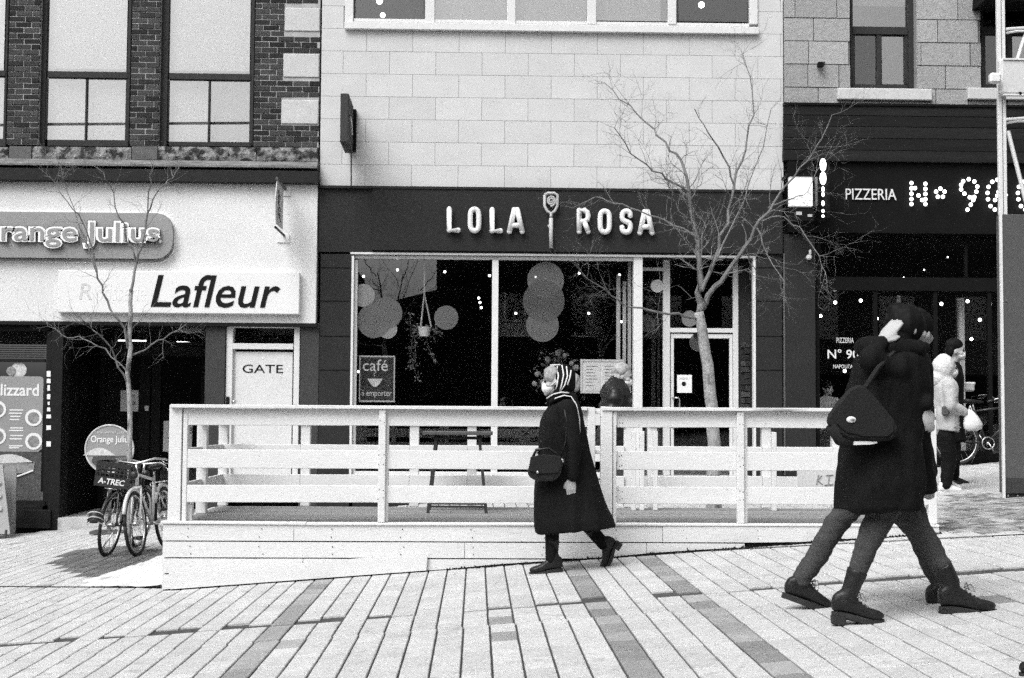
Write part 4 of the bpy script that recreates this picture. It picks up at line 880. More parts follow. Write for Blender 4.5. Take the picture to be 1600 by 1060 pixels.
# ================================================================== bare trees
def tree(name, label, Y, limbs, base, seed, reach=1.0, twigs=(3, 2), lean=.5):
    """limbs: (start radius, end radius, pixels along the limb); twigs grow from them"""
    r_ = random.Random(seed); b = U(base[0], base[1], Y); b.z = G(b.x)
    root = empty(name, b, label, 'tree', 'bare street trees')
    tk = MB(); cr = MB()
    def twig(p, d, ln, rad, lev):
        pts = [p]; n = 5; cur = d.copy()
        for i in range(n):
            cur = (cur + Vector((r_.gauss(0, .17), r_.gauss(0, .17), r_.gauss(.04, .15)))).normalized(); pts.append(pts[-1] + cur * ln / n)
        cr.tube(pts, [rad * (1 - .8 * i / n) for i in range(n + 1)], 4)
        if lev > 0:
            for i in range(1, n + 1):
                if r_.random() < .72:
                    dd_ = (pts[i] - pts[i - 1]).normalized(); ax = Vector([r_.gauss(0, 1) for _ in range(3)]).cross(dd_).normalized()
                    twig(pts[i], (dd_ * r_.uniform(.5, .9) + ax * r_.uniform(.5, .9)).normalized(), ln * r_.uniform(.4, .68), rad * .55, lev - 1)
    for k, (r0, r1, seq, dep) in enumerate(limbs):
        pts = []; r0, r1 = (r0, r1) if k == 0 else (r0 * .86, r1 * .86)
        for i, (x, y) in enumerate(seq):
            t = i / (len(seq) - 1); pts.append(U(x, y, Y + dep * t + (r_.uniform(-.05, .05) if k else 0)))
        if k == 0: pts[0] = Vector((pts[0].x, pts[0].y, G(pts[0].x) - .05))
        fine = [pts[0]]
        for i in range(len(pts) - 1):                    # a little crook in every length
            for s_ in (.33, .66, 1): fine.append(pts[i].lerp(pts[i + 1], s_) + (Vector([r_.gauss(0, .008 if k == 0 else .014) for _ in range(3)]) if s_ < 1 else Vector()))
        rad = [r0 + (r1 - r0) * (i / (len(fine) - 1)) for i in range(len(fine))]
        if k == 0: rad[0] *= 1.35
        (tk if k == 0 else cr).tube(fine, rad, 9 if k == 0 else 6)
        if k:
            for i in range(2, len(fine)):
                for _ in range(twigs[0]):
                    if r_.random() < .34 + .4 * i / len(fine):
                        dd_ = (fine[i] - fine[i - 1]).normalized(); ax = Vector([r_.gauss(0, 1) for _ in range(3)]).cross(dd_).normalized()
                        twig(fine[i], (dd_ * r_.uniform(.3, .9) + ax * r_.uniform(.4, 1)).normalized(), reach * r_.uniform(.2, .62), max(.0030, rad[i] * .36), twigs[1] - (i < len(fine) * .3))
    tk.build('trunk', MT['bark'], root, smooth=True); cr.build('crown', MT['twig'], root)
    return root
bigtree = tree('bare_tree', 'larger bare tree with wide crown before the restaurant door', 15.2, [
    (.078, .052, [(1117, 815), (1116, 720), (1113, 640), (1106, 570), (1098, 520), (1092, 488)], 0),
    (.042, .016, [(1093, 490), (1096, 440), (1090, 395), (1083, 345), (1076, 295), (1064, 250)], .3),
    (.016, .005, [(1064, 250), (1040, 222), (1010, 192), (985, 165), (945, 130)], .5),
    (.016, .005, [(1078, 302), (1050, 285), (1020, 268), (985, 240), (960, 200)], -.5),
    (.040, .014, [(1094, 485), (1106, 462), (1135, 428), (1165, 385), (1186, 345), (1220, 300)], -.4),
    (.014, .005, [(1220, 300), (1250, 262), (1275, 230), (1300, 180)], -.3),
    (.028, .009, [(1096, 455), (1115, 410), (1138, 350), (1147, 290), (1165, 235), (1178, 180)], .5),
    (.009, .004, [(1178, 180), (1172, 120), (1160, 85)], .2),
    (.013, .005, [(1147, 290), (1130, 245), (1108, 210), (1085, 170)], -.4), (.013, .004, [(1120, 405), (1150, 340), (1180, 260), (1205, 170)], .7),
    (.018, .004, [(1094, 500), (1060, 490), (1010, 484), (975, 478), (945, 452), (905, 425)], -.6),
    (.013, .004, [(1084, 368), (1040, 345), (1000, 330), (960, 318), (930, 308), (895, 325)], .4),
    (.010, .004, [(1186, 345), (1215, 338), (1250, 355), (1280, 400), (1292, 440)], -.5), (.010, .004, [(1180, 352), (1200, 400), (1225, 440)], -.6),
    (.011, .004, [(1083, 350), (1060, 330), (1050, 300), (1040, 270)], -.5), (.009, .004, [(1165, 385), (1180, 420), (1190, 450)], .4),
    (.010, .004, [(1200, 325), (1240, 310), (1262, 300), (1285, 255)], .5)], (1117, 815), 5, .86, (2, 2))
tree('bare_tree', 'thin bare tree rising behind the parked bicycles', 15.75, [
    (.030, .022, [(203, 850), (203, 720), (203, 640), (202, 560), (203, 510), (205, 452)], 0),
    (.021, .009, [(205, 455), (213, 412), (225, 370), (230, 335), (246, 300)], .2), (.012, .004, [(228, 350), (232, 300), (240, 262)], -.2),
    (.011, .004, [(246, 300), (262, 282), (280, 262)], .3),
    (.015, .004, [(212, 410), (198, 378), (186, 340), (172, 290), (152, 262)], -.3),
    (.019, .004, [(200, 545), (185, 500), (168, 470), (152, 435), (146, 395), (130, 350), (105, 315), (80, 278)], -.4), (.010, .003, [(150, 425), (128, 365), (105, 300), (95, 260)], .2),
    (.015, .004, [(199, 598), (180, 560), (160, 528), (140, 505), (120, 495)], -.5), (.011, .003, [(198, 580), (165, 545), (130, 530), (105, 528), (75, 510)], .3),
    (.012, .004, [(203, 556), (235, 540), (265, 522), (290, 508)], -.2), (.008, .003, [(204, 520), (215, 505), (225, 495)], .2)], (203, 850), 17, .62, (2, 1))

# ================================================================== old snow beside the deck
sn = MB(); n1, n2 = 34, 18; vs1 = []
c0, c1, c2 = Ug(95, 914), Ug(262, 921), Ug(275, 868)
for i in range(n1 + 1):
    for j in range(n2 + 1):
        u_, v_ = i / n1, j / n2
        p = c0.lerp(c1, u_) ; q_ = c0.lerp(c2, u_); x = p.x + (q_.x - p.x) * v_; y = p.y + (q_.y - p.y) * v_
        e = min(1, u_ * 1.2) * math.sin(math.pi * min(1, v_ * .9 + .06)) ** .7
        hgt = e * (.10 * u_ + .02 + .05 * noise.noise((x * 3.2, y * 3.2, 1)) + .03 * noise.noise((x * 9, y * 9, 4)) + .012 * noise.noise((x * 25, y * 25, 4)))
        vs1.append((min(x, DL - .018), y + .05 * noise.noise((x * 4, 7, 0)), G(x) + hgt - .008))
sn.add(vs1, [(i * (n2 + 1) + j, (i + 1) * (n2 + 1) + j, (i + 1) * (n2 + 1) + j + 1, i * (n2 + 1) + j + 1) for i in range(n1) for j in range(n2)])
sn.build('snow', MT['snow'], smooth=True, kind='stuff', label='low heap of old snow against the deck end', cat='snow')
# dead grass and grit caught along the foot of the deck
gr = MB(); rg = random.Random(8)
for k in range(420):
    x = rg.uniform(dx(700), DR); y = YD - .03 - abs(rg.gauss(0, .02)); s_ = rg.uniform(.006, .02)
    gr.add([(x - s_, y, G(x) + .002), (x + s_, y - s_ * .6, G(x) + .002), (x + rg.gauss(0, s_), y, G(x) + s_ * rg.uniform(.6, 1.6))], [(0, 1, 2)])
gr.build('litter', MT['black'], label='dark grit caught along the foot of the deck', kind='stuff', cat='grit')

# ================================================================== bicycles
def bicycle(name, label, loc, rz, lean, paint, crate=False, tilt_bar=0):
    B = empty(name, loc, label, 'bicycle', 'parked bicycles', rz); B.rotation_euler = (lean, 0, rz)
    def b(nm, q, m, par=B, smooth=True): return q.build(nm, MT[m], par, smooth=smooth, local=True)
    rw = .335
    for xw in (-.52, .52):
        ang = [2 * math.pi * k / 32 for k in range(33)]
        W = b('wheel', MB().tube([(xw, -.05, rw), (xw, .05, rw)], .022, 10), 'steel')
        b('tyre', MB().tube([(xw + rw * math.cos(a), 0, rw + rw * math.sin(a)) for a in ang], .019, 8), 'tyre', W)
        b('rim', MB().tube([(xw + (rw - .028) * math.cos(a), 0, rw + (rw - .028) * math.sin(a)) for a in ang], .011, 6), 'steel', W)
        sp = MB()
        for k in range(20):
            a = 2 * math.pi * k / 20; sp.tube([(xw + .018 * math.cos(a + .9), (-1) ** k * .028, rw + .018 * math.sin(a + .9)), (xw + (rw - .03) * math.cos(a), 0, rw + (rw - .03) * math.sin(a))], .0022, 3)
        so_ = b('spokes', sp, 'steel', W); so_['kind'] = 'stuff'
        b('mudguard', MB().tube([(xw + (rw + .035) * math.cos(a), 0, rw + (rw + .035) * math.sin(a)) for a in [R(20 + 6.5 * k) + (R(10) if xw < 0 else 0) for k in range(22)]], .021, 6), paint)
    bb, seat, head, hb = (-.06, 0, .30), (-.22, 0, .78), (.36, 0, .86), (.38, 0, .74)
    fr_ = MB(); fr_.tube([bb, seat], .018, 8).tube([seat, head], .018, 8).tube([bb, hb], .02, 8).tube([head, hb], .022, 8)
    for s_ in (-1, 1): fr_.tube([bb, (-.52, s_ * .055, rw)], .011, 6).tube([(-.21, 0, .74), (-.52, s_ * .055, rw)], .010, 6)
    b('frame', fr_, paint)
    fk = MB()
    for s_ in (-1, 1): fk.tube([(.385, s_ * .045, .72), (.44, s_ * .05, .55), (.52, s_ * .05, rw)], .012, 6)
    b('fork', fk.tube([(.385, -.05, .72), (.385, .05, .72)], .018, 6), paint)
    b('handlebar', MB().tube([(.14, -.30, .97), (.22, -.29, 1.0), (.32, -.20, 1.02), (.36, 0, .98), (.32, .20, 1.02), (.22, .29, 1.0), (.14, .30, .97)], .012, 8).tube([head, (.355, 0, .98)], .014, 6), 'steel')
    for s_ in (-1, 1): b('grip', MB().tube([(.09, s_ * .305, .955), (.19, s_ * .295, .99)], .018, 8), 'plastic'); b('brake_lever', MB().tube([(.27, s_ * .25, 1.0), (.30, s_ * .30, .96), (.20, s_ * .33, .95)], .006, 5), 'steel')
    sd_ = MB().loft([[(x, w_ * math.cos(a), z_ + h_ * math.sin(a)) for a in [2 * math.pi * k / 10 for k in range(10)]] for x, w_, z_, h_ in ((-.37, .05, .93, .03), (-.33, .085, .93, .035), (-.24, .07, .925, .03), (-.14, .03, .92, .025), (-.08, .018, .915, .02))])
    b('saddle', sd_, 'leather'); b('seat_post', MB().tube([seat, (-.25, 0, .91)], .013, 8), 'steel')
    ck = MB().tube([(-.06, -.07, .30), (-.06, .07, .30)], .02, 8).tube([(-.06, -.08, .30), (.02, -.08, .16)], .01, 6).tube([(-.06, .08, .30), (-.14, .08, .44)], .01, 6); b('crank', ck, 'steel')
    b('chainring', MB().tube([(-.06 + .09 * math.cos(a), -.06, .30 + .09 * math.sin(a)) for a in [2 * math.pi * k / 20 for k in range(21)]], .008, 5), 'steel')
    for x, s_, z_ in ((.02, -1, .16), (-.14, 1, .44)): b('pedal', MB().box(x - .045, x + .045, s_ * .09 if s_ > 0 else -.19, .19 if s_ > 0 else -.09, z_ - .012, z_ + .012), 'plastic', smooth=False)
    rk = MB()
    for s_ in (-1, 1): rk.tube([(-.22, s_ * .04, .70), (-.26, s_ * .06, .745), (-.70, s_ * .06, .745)], .006, 5).tube([(-.52, s_ * .06, rw), (-.60, s_ * .06, .745)], .006, 5)
    for x in (-.30, -.45, -.60, -.70): rk.tube([(x, -.06, .745), (x, .06, .745)], .005, 5)
    b('rack', rk, 'steel')
    b('headlight', MB().sph((.46, 0, .86), (.035, .045, .045), 10, 8), 'plastic'); b('kickstand', MB().tube([(-.18, .05, .26), (-.24, .16, .02)], .008, 6), 'steel')
    if crate:
        C = MB(); x0_, x1_, hy, z0_, z1_ = -.70, -.36, .19, .76, 1.03
        C.box(x0_, x1_, -hy, hy, z0_, z0_ + .012)
        for x in (x0_, x1_ - .012):
            for za, zb in ((z0_ + .012, z0_ + .11), (z0_ + .145, z0_ + .16), (z0_ + .185, z0_ + .20), (z1_ - .055, z1_)): C.box(x, x + .012, -hy, hy, za, zb)
        for y in (-hy, hy - .012):
            for za, zb in ((z0_ + .012, z0_ + .06), (z0_ + .10, z0_ + .115), (z0_ + .155, z0_ + .17), (z1_ - .055, z1_)): C.box(x0_ + .012, x1_ - .012, y, y + .012, za, zb)
        for k in range(8):
            y = -hy + k * (2 * hy - .012) / 7; C.box(x0_ + .001, x0_ + .011, y, y + .012, z0_ + .11, z1_ - .055); C.box(x1_ - .011, x1_ - .001, y, y + .012, z0_ + .11, z1_ - .055)
        for k in range(7):
            x = x0_ + .012 + k * (x1_ - x0_ - .036) / 6
            for y in (-hy + .001, hy - .011): C.box(x, x + .012, y, y + .010, z0_ + .06, z1_ - .055)
        co = b('crate', C, 'plastic', smooth=False)
        cv = bpy.data.curves.new('t', 'FONT'); cv.body = 'A-TREC'; cv.size = .085; cv.extrude = .002; cv.offset = .002; cv.align_x = 'CENTER'; cv.shear = .15
        me = baked(bpy.data.objects.new('t', cv))
        for v_ in me.vertices: x, y, z = v_.co; v_.co = (x0_ - .003 - z, -x, z0_ + .032 + y)
        finish(me, 'crate_lettering', MT['sign_white'], co, local=True)
    return B
p1_ = Ug(172, 868); p2_ = Ug(228, 866)
bicycle('bicycle', 'black bicycle with a plastic crate over its wheel, leaning on the thin tree', (p1_.x + .01, p1_.y + .50, G(p1_.x)), R(85), R(7), 'blackpaint', True)
bicycle('bicycle', 'bicycle with silver fork and mudguard parked beside the crate bicycle', (p2_.x - .02, p2_.y + .40, G(p2_.x)), R(-95), R(5), 'silverpaint')
p3_ = U(1560, 715, YF - .35)
bicycle('bicycle', 'dark bicycle leaning on the pizzeria window by the white column', (p3_.x - .10, YF - .35, G(p3_.x - .1)), R(0), R(-6), 'blackpaint')
# helmet hung on the crate bicycle
hl = empty('bicycle_helmet', U(146, 818, 14.45), 'black striped helmet hanging low on the side of the crate bicycle', 'helmet')
hc = U(150, 806, 14.62)
MB().tube([hc + Vector((.05, 0, .02)), hc + Vector((.10, .02, .14)), hc + Vector((.20, .05, .24))], .006, 5).build('chin_strap', MT['plastic'], hl)
hm = MB(); rings = []
for k in range(7):
    t = k / 6 * math.pi / 2; rings.append([(hc.x + .085 * math.cos(t) * math.cos(a), hc.y + .10 * math.cos(t) * math.sin(a), hc.z - .07 + .14 * math.sin(t)) for a in [2 * math.pi * i / 16 for i in range(16)]])
hm.loft(rings); hm.build('shell', MT['plastic'], hl, smooth=True)
for s_ in (-.5, 0, .5): MB().tube([(hc.x + .09 * math.sin(t) * .96, hc.y - .09 * math.cos(t) * .9 if False else hc.y - .103 * math.cos(t) * math.cos(s_), hc.z - .06 + .14 * abs(math.cos(t)) * .4 + .1 * s_) for t in [R(-70 + 14 * k) for k in range(11)]], .006, 5).build('vent_stripe', MT['silverpaint'], hl)

# round pavement sign behind the bicycles
rsn = empty('pavement_sign', (xpx(171, 740, 19.5), 19.5, G(xpx(171, 740, 19.5))), 'round grey food sign on a stand behind the crate bicycle', 'sign')
c = (U(171, 702, 19.5).x, U(171, 702, 19.5).z); sR = 37 / (FPX / 19.5)
MB().disc(c, sR, 19.5, 19.53, 40).build('sign_disc', MT['sign_grey'], rsn); MB().tube([(c[0] + sR * math.cos(a), 19.5, c[1] + sR * math.sin(a)) for a in [2 * math.pi * k / 40 for k in range(41)]], .012, 6).build('sign_rim', MT['photo_light'], rsn)
text('lettering', 'Orange Julius', 142, 681, 205, 695, 19.5, MT['sign_white'], rsn, .006, offset=.015); text('lettering', 'MAINTENANT SERVI', 147, 674, 196, 678, 19.5, MT['photo_light'], rsn, .004)
MB().prism([(U(146 + 50 * k / 12, 0, 19.5).x, U(170, 712 - 12 * math.sin(math.pi * k / 12), 19.5).z) for k in range(13)], 19.49, 19.499).build('printed_bun', MT['photo_light'], rsn)
MB().prism([(U(x, 700, 19.5).x, U(170, y, 19.5).z) for x, y in ((146, 714), (197, 712), (200, 722), (190, 730), (155, 731), (144, 722))], 19.489, 19.498).build('printed_filling', MT['photo_dark'], rsn)
MB().box(c[0] - .02, c[0] + .02, 19.54, 19.58, G(c[0]), c[1]).build('sign_post', MT['cabinet'], rsn); MB().box(c[0] - .22, c[0] + .22, 19.4, 19.75, G(c[0]) - .0, G(c[0]) + .04).build('sign_foot', MT['cabinet'], rsn)

# A-frame board at the picture's edge
ab = empty('sandwich_board', (U(0, 830, 20.3).x, 20.3, G(U(0, 830, 20.3).x)), 'folding pale sandwich board standing at the left end of the shop front', 'sandwich board')
xm = U(23, 830, 20.3).x; z0 = G(xm) + .06
q = MB(); q.add([(xm - .75, 20.1, z0), (xm, 20.1, z0), (xm - .22, 20.38, z0 + .95), (xm - .75, 20.38, z0 + .95), (xm - .75, 20.13, z0), (xm, 20.13, z0), (xm - .22, 20.41, z0 + .95), (xm - .75, 20.41, z0 + .95)], [(0, 1, 2, 3), (4, 7, 6, 5), (0, 4, 5, 1), (1, 5, 6, 2), (2, 6, 7, 3), (3, 7, 4, 0)])
q.build('front_board', MT['sign_grey'], ab); MB().box(xm - .75, xm - .1, 20.62, 20.65, z0 - .05, z0 + .9).build('back_board', MT['sign_grey'], ab)
for x in (xm - .7, xm - .06): MB().tube([(x, 20.12, z0 + .05), (x, 20.08, z0 - .06)], .02, 6).build('foot', MT['pillar'], ab)
for k in range(4): MB().box(xm - .3 - k * .02, xm - .12 - k * .03, 20.115 + k * .05, 20.12 + k * .05, z0 + .14 + k * .18, z0 + .2 + k * .18).build('printed_line', MT['photo_light'], ab) if k else None

# ================================================================== steel mast and cabinet at the right edge
YM = 14.8
ms = empty('utility_mast', (U(1585, 780, YM).x, YM + .3, G(U(1585, 780, YM).x)), 'white steel mast with a lattice and grey cabinet base at the picture edge', 'mast')
xm0, xm1 = U(1567.5, 560, YM).x, U(1568, 560, YM).x + .75; zb = U(1580, 335, YM).z; zg_ = G(xm0) - .05
MB().box(xm0, xm1, YM, YM + .16, zg_ + .1, zb).build('cabinet', MT['cabinet'], ms, bevel=.008); MB().box(xm0 + .02, xm1 - .02, YM + .02, YM + .14, zg_ - .1, zg_ + .1).build('cabinet_foot', MT['pillar'], ms)
MB().box(xm0 - .022, xm0 + .004, YM - .01, YM + .02, zg_ + .05, zb).build('edge_strip', MT['galv'], ms); MB().box(xm0 + .002, xm1, YM - .008, YM - .002, zg_ + .1, zg_ + .26).build('kick_panel', MT['pillar'], ms)
for (x, y) in ((1575, 775), (1590, 775), (1572, 470)): MB().sph(U(x, y, YM - .005), .012, 6, 5).build('bolt', MT['steel'], ms)
zmt = U(1570, -60, YM).z
for k, (a_, b_, yo) in enumerate(((1563, 1569, .05), (1571, 1576, .06))): MB().box(U(a_, 200, YM).x, U(b_, 200, YM).x, YM + yo, YM + yo + .05, zb, zmt).build('mast_rail', MT['galv'], ms, bevel=.004)
MB().box(U(1640, 200, YM).x, U(1646, 200, YM).x, YM + .05, YM + .1, zb, zmt).build('mast_rail', MT['galv'], ms)
for y in (44, 185, -40): MB().tube(polyp([(1572, y + 2), (1600, y), (1640, y)], YM + .05), .016, 6).build('mast_rung', MT['galv'], ms); MB().tube(polyp([(1572, y + 8), (1590, y + 5), (1640, y + 5)], YM + .12), .012, 6).build('mast_rung', MT['galv'], ms)
MB().tube(polyp([(1575, 205), (1602, 312), (1612, 336)], YM + .08), .022, 6).build('mast_brace', MT['galv'], ms); MB().tube(polyp([(1640, -20), (1600, 60), (1590, 92)], YM + .08), .02, 6).build('mast_brace', MT['galv'], ms)
q = MB(); a_, b_, c_, d_ = XZ(1563, 91, 1660, 149, YM - .06); q.box(a_, b_, YM - .06, YM + .04, c_, d_); bxo = q.build('junction_box', MT['panel'], ms, bevel=.03)
for y in (91.5, 147): MB().px(1568, y, 1660, y + 2.5, YM - .075, .02).build('box_rim', MT['galv'], bxo)
MB().sph(U(1594, 146, YM - .07), .018, 8, 6).build('box_lock', MT['ink'], bxo)
fl_ = MB(); q0 = U(1553, 122, YM - .1); fl_.box(q0.x - .05, q0.x + .07, YM - .14, YM - .06, q0.z - .06, q0.z + .05); fl_.build('lamp_head', MT['sign_white'], ms, bevel=.02)

# a like tree across the street, whose branches show in the restaurant's glass
ot = bigtree.copy(); COL.objects.link(ot); ot.location = (-3.2, -9.5, .6); ot['label'] = 'bare tree across the street, mirrored in the restaurant glass'; ot['group'] = 'trees across the street'; ot.scale = (1.5, 1.5, 1.5)
for ch_ in bigtree.children:
    o = ch_.copy(); COL.objects.link(o); o.parent = ot; o.matrix_parent_inverse = ch_.matrix_parent_inverse.copy()
# ================================================================== people
def skinned(mb, name, m, parent, vox=.011, smooth=4, wr=0.0, wsc=(9, 9, 4), label=None):
    """weld overlapping volumes into one continuous surface, then crease it"""
    me = mb.mesh(name); o = bpy.data.objects.new('tmp', me)
    r_ = o.modifiers.new('r', 'REMESH'); r_.mode = 'VOXEL'; r_.voxel_size = vox
    if smooth: s_ = o.modifiers.new('s', 'SMOOTH'); s_.iterations = smooth; s_.factor = .5
    me2 = baked(o)
    if wr:
        n_v = len(me2.vertices); cos = [0.0] * (3 * n_v); nos = [0.0] * (3 * n_v); me2.vertices.foreach_get('co', cos); me2.vertex_normals.foreach_get('vector', nos)
        for i in range(0, 3 * n_v, 3):
            x, y, z = cos[i:i + 3]; n_ = wr * (noise.noise((x * wsc[0], y * wsc[1], z * wsc[2])) + .5 * noise.noise((x * wsc[0] * 2.3, y * wsc[1] * 2.3, z * wsc[2] * 2.6 + 5)))
            cos[i] += nos[i] * n_; cos[i + 1] += nos[i + 1] * n_; cos[i + 2] += nos[i + 2] * n_
        me2.vertices.foreach_set('co', cos)
    me2.name = name
    return finish(me2, name, m, parent, True, local=True, label=label)

class Fig:
    def __init__(s, label, px, py, d, group=None, name='person', Y=None, rz=0):
        g_ = Ug(px, py) if Y is None else U(px, py, Y); s.px, s.py, s.d, s.s = px, py, d, FPX / g_.y; s.Y = g_.y
        s.root = empty(name, g_, label, 'person', group, (0 if d > 0 else math.pi) + rz)
    def L(s, px, py, y=0.0): return Vector(((px - s.px) / s.s * s.d, y, (s.py - py) / s.s))
    def P(s, px, py, y=0.0): return U(px, py, s.Y + s.d * y)      # a photo point at the figure's own depth plus y
    def W(s, v): return s.root.matrix_basis @ Vector(v)

def ring(fig, yf, yb, xf, xb, hw, n=28, ex=2.4):
    a, b = fig.L(xf, yf), fig.L(xb, yb); out_ = []
    for k in range(n):
        t = 2 * math.pi * k / n; c, s_ = math.cos(t), math.sin(t); c = math.copysign(abs(c) ** (2 / ex), c); s_ = math.copysign(abs(s_) ** (2 / ex), s_)
        u = (c + 1) / 2; out_.append((b.x + (a.x - b.x) * u, hw * s_, b.z + (a.z - b.z) * u))
    return out_
def add_head(mb, c, f, sc=1.0):
    """skull, jaw, nose, brow, ears; f = the way the face looks"""
    f = Vector(f).normalized(); side = Vector((0, 0, 1)).cross(f).normalized(); u = f.cross(side)
    M = Matrix((f, side, u)).transposed(); k = lambda x, y, z: Vector(c) + M @ Vector((x, y, z)) * sc
    mb.sph(k(-.008, 0, .012), (.098 * sc, .077 * sc, .105 * sc), 16, 12, rot=M); mb.sph(k(.028, 0, -.062), (.066 * sc, .056 * sc, .058 * sc), 12, 10, rot=M)
    mb.sph(k(.075, 0, -.095), (.026 * sc, .03 * sc, .022 * sc), 10, 8, rot=M); mb.sph(k(.098, 0, -.022), (.020 * sc, .013 * sc, .028 * sc), 10, 8, rot=M); mb.sph(k(.084, 0, .020), (.016 * sc, .05 * sc, .012 * sc), 10, 8, rot=M)
    mb.sph(k(.084, 0, -.062), (.016 * sc, .026 * sc, .010 * sc), 8, 6, rot=M)
    for s_ in (-1, 1): mb.sph(k(-.005, s_ * .078, -.012), (.018 * sc, .012 * sc, .03 * sc), 8, 8, rot=M); mb.sph(k(.06, s_ * .045, -.03), (.03 * sc, .026 * sc, .028 * sc), 8, 8, rot=M)
    return k, M
def eyes(root, k, M):
    for s_ in (-1, 1):
        MB().sph(k(.088, s_ * .032, .002), (.009, .012, .008), 8, 6, rot=M).build('eye', MT['ink'], root, smooth=True, local=True)
        MB().tube([k(.093, s_ * .014, .022), k(.092, s_ * .034, .028), k(.08, s_ * .052, .02)], .004, 5).build('eyebrow', MT['hair_dark'], root, local=True)
def mask_on(root, k, M):
    q = MB(); q.sph(k(.058, 0, -.052), (.056, .064, .05), 14, 10, rot=M); q.sph(k(.098, 0, -.04), (.016, .022, .03), 10, 8, rot=M)
    o = skinned(q, 'face_mask', MT['mask'], root, .008, 2)
    for s_ in (-1, 1): MB().tube([k(.05, s_ * .062, -.035), k(.0, s_ * .088, .0)], .003, 4).build('mask_loop', MT['mask'], root, local=True)
def add_hand(mb, wrist, d, back, thumb, curl=.35, sc=1.0):
    """palm, four unequal bent fingers, and a thumb off the side of the palm"""
    w0 = Vector(wrist); d = Vector(d).normalized(); th = (Vector(thumb) - d * Vector(thumb).dot(d)).normalized(); nb = d.cross(th).normalized()
    if nb.dot(Vector(back)) < 0: nb = -nb
    rings = []
    for t, hw, ht in ((-.01, .024, .02), (.02, .031, .018), (.055, .040, .016), (.085, .041, .013), (.095, .036, .009)):
        c = w0 + d * t * sc; rings.append([c + (th * hw * math.cos(a) + nb * ht * math.sin(a)) * sc for a in [2 * math.pi * i / 12 for i in range(12)]])
    mb.loft(rings)
    for i, (off, ln) in enumerate(((.030, .068), (.010, .078), (-.010, .072), (-.029, .056))):
        p = w0 + (d * .083 + th * off) * sc; pts = [p - d * .015 * sc]; dd_ = d.copy(); ln *= sc
        for j, fr_ in enumerate((.42, .32, .26)):
            dd_ = (dd_ - nb * curl * (.7 + .5 * j)).normalized(); p = p + dd_ * ln * fr_; pts.append(p)
        mb.limb(pts, [.0095 * sc, .009 * sc, .0085 * sc, .007 * sc], 8)
    p = w0 + (d * .025 + th * .028) * sc; mb.limb([p, p + (d * .026 + th * .022 - nb * .008) * sc, p + (d * .055 + th * .026 - nb * .018) * sc], [.013 * sc, .0105 * sc, .008 * sc], 8)
def base_body(mb, hip, chest, neck, head, legs, arms):
    mb.limb([hip, chest], [.11, .12], 12); mb.limb([chest, neck, Vector(neck).lerp(Vector(head), .5)], [.10, .052, .05], 12)
    for l in legs: mb.limb(l, [.07, .045, .033], 10)
    for a in arms: mb.limb(a, [.045, .036, .025], 10)
SHOE = [(-.088, .016, .03, .06), (-.080, .028, .008, .095), (-.045, .036, .004, .12), (.0, .036, .004, .12), (.04, .037, .004, .105), (.08, .043, .004, .082), (.125, .047, .004, .064), (.16, .042, .005, .054), (.182, .028, .010, .044), (.193, .010, .018, .032)]
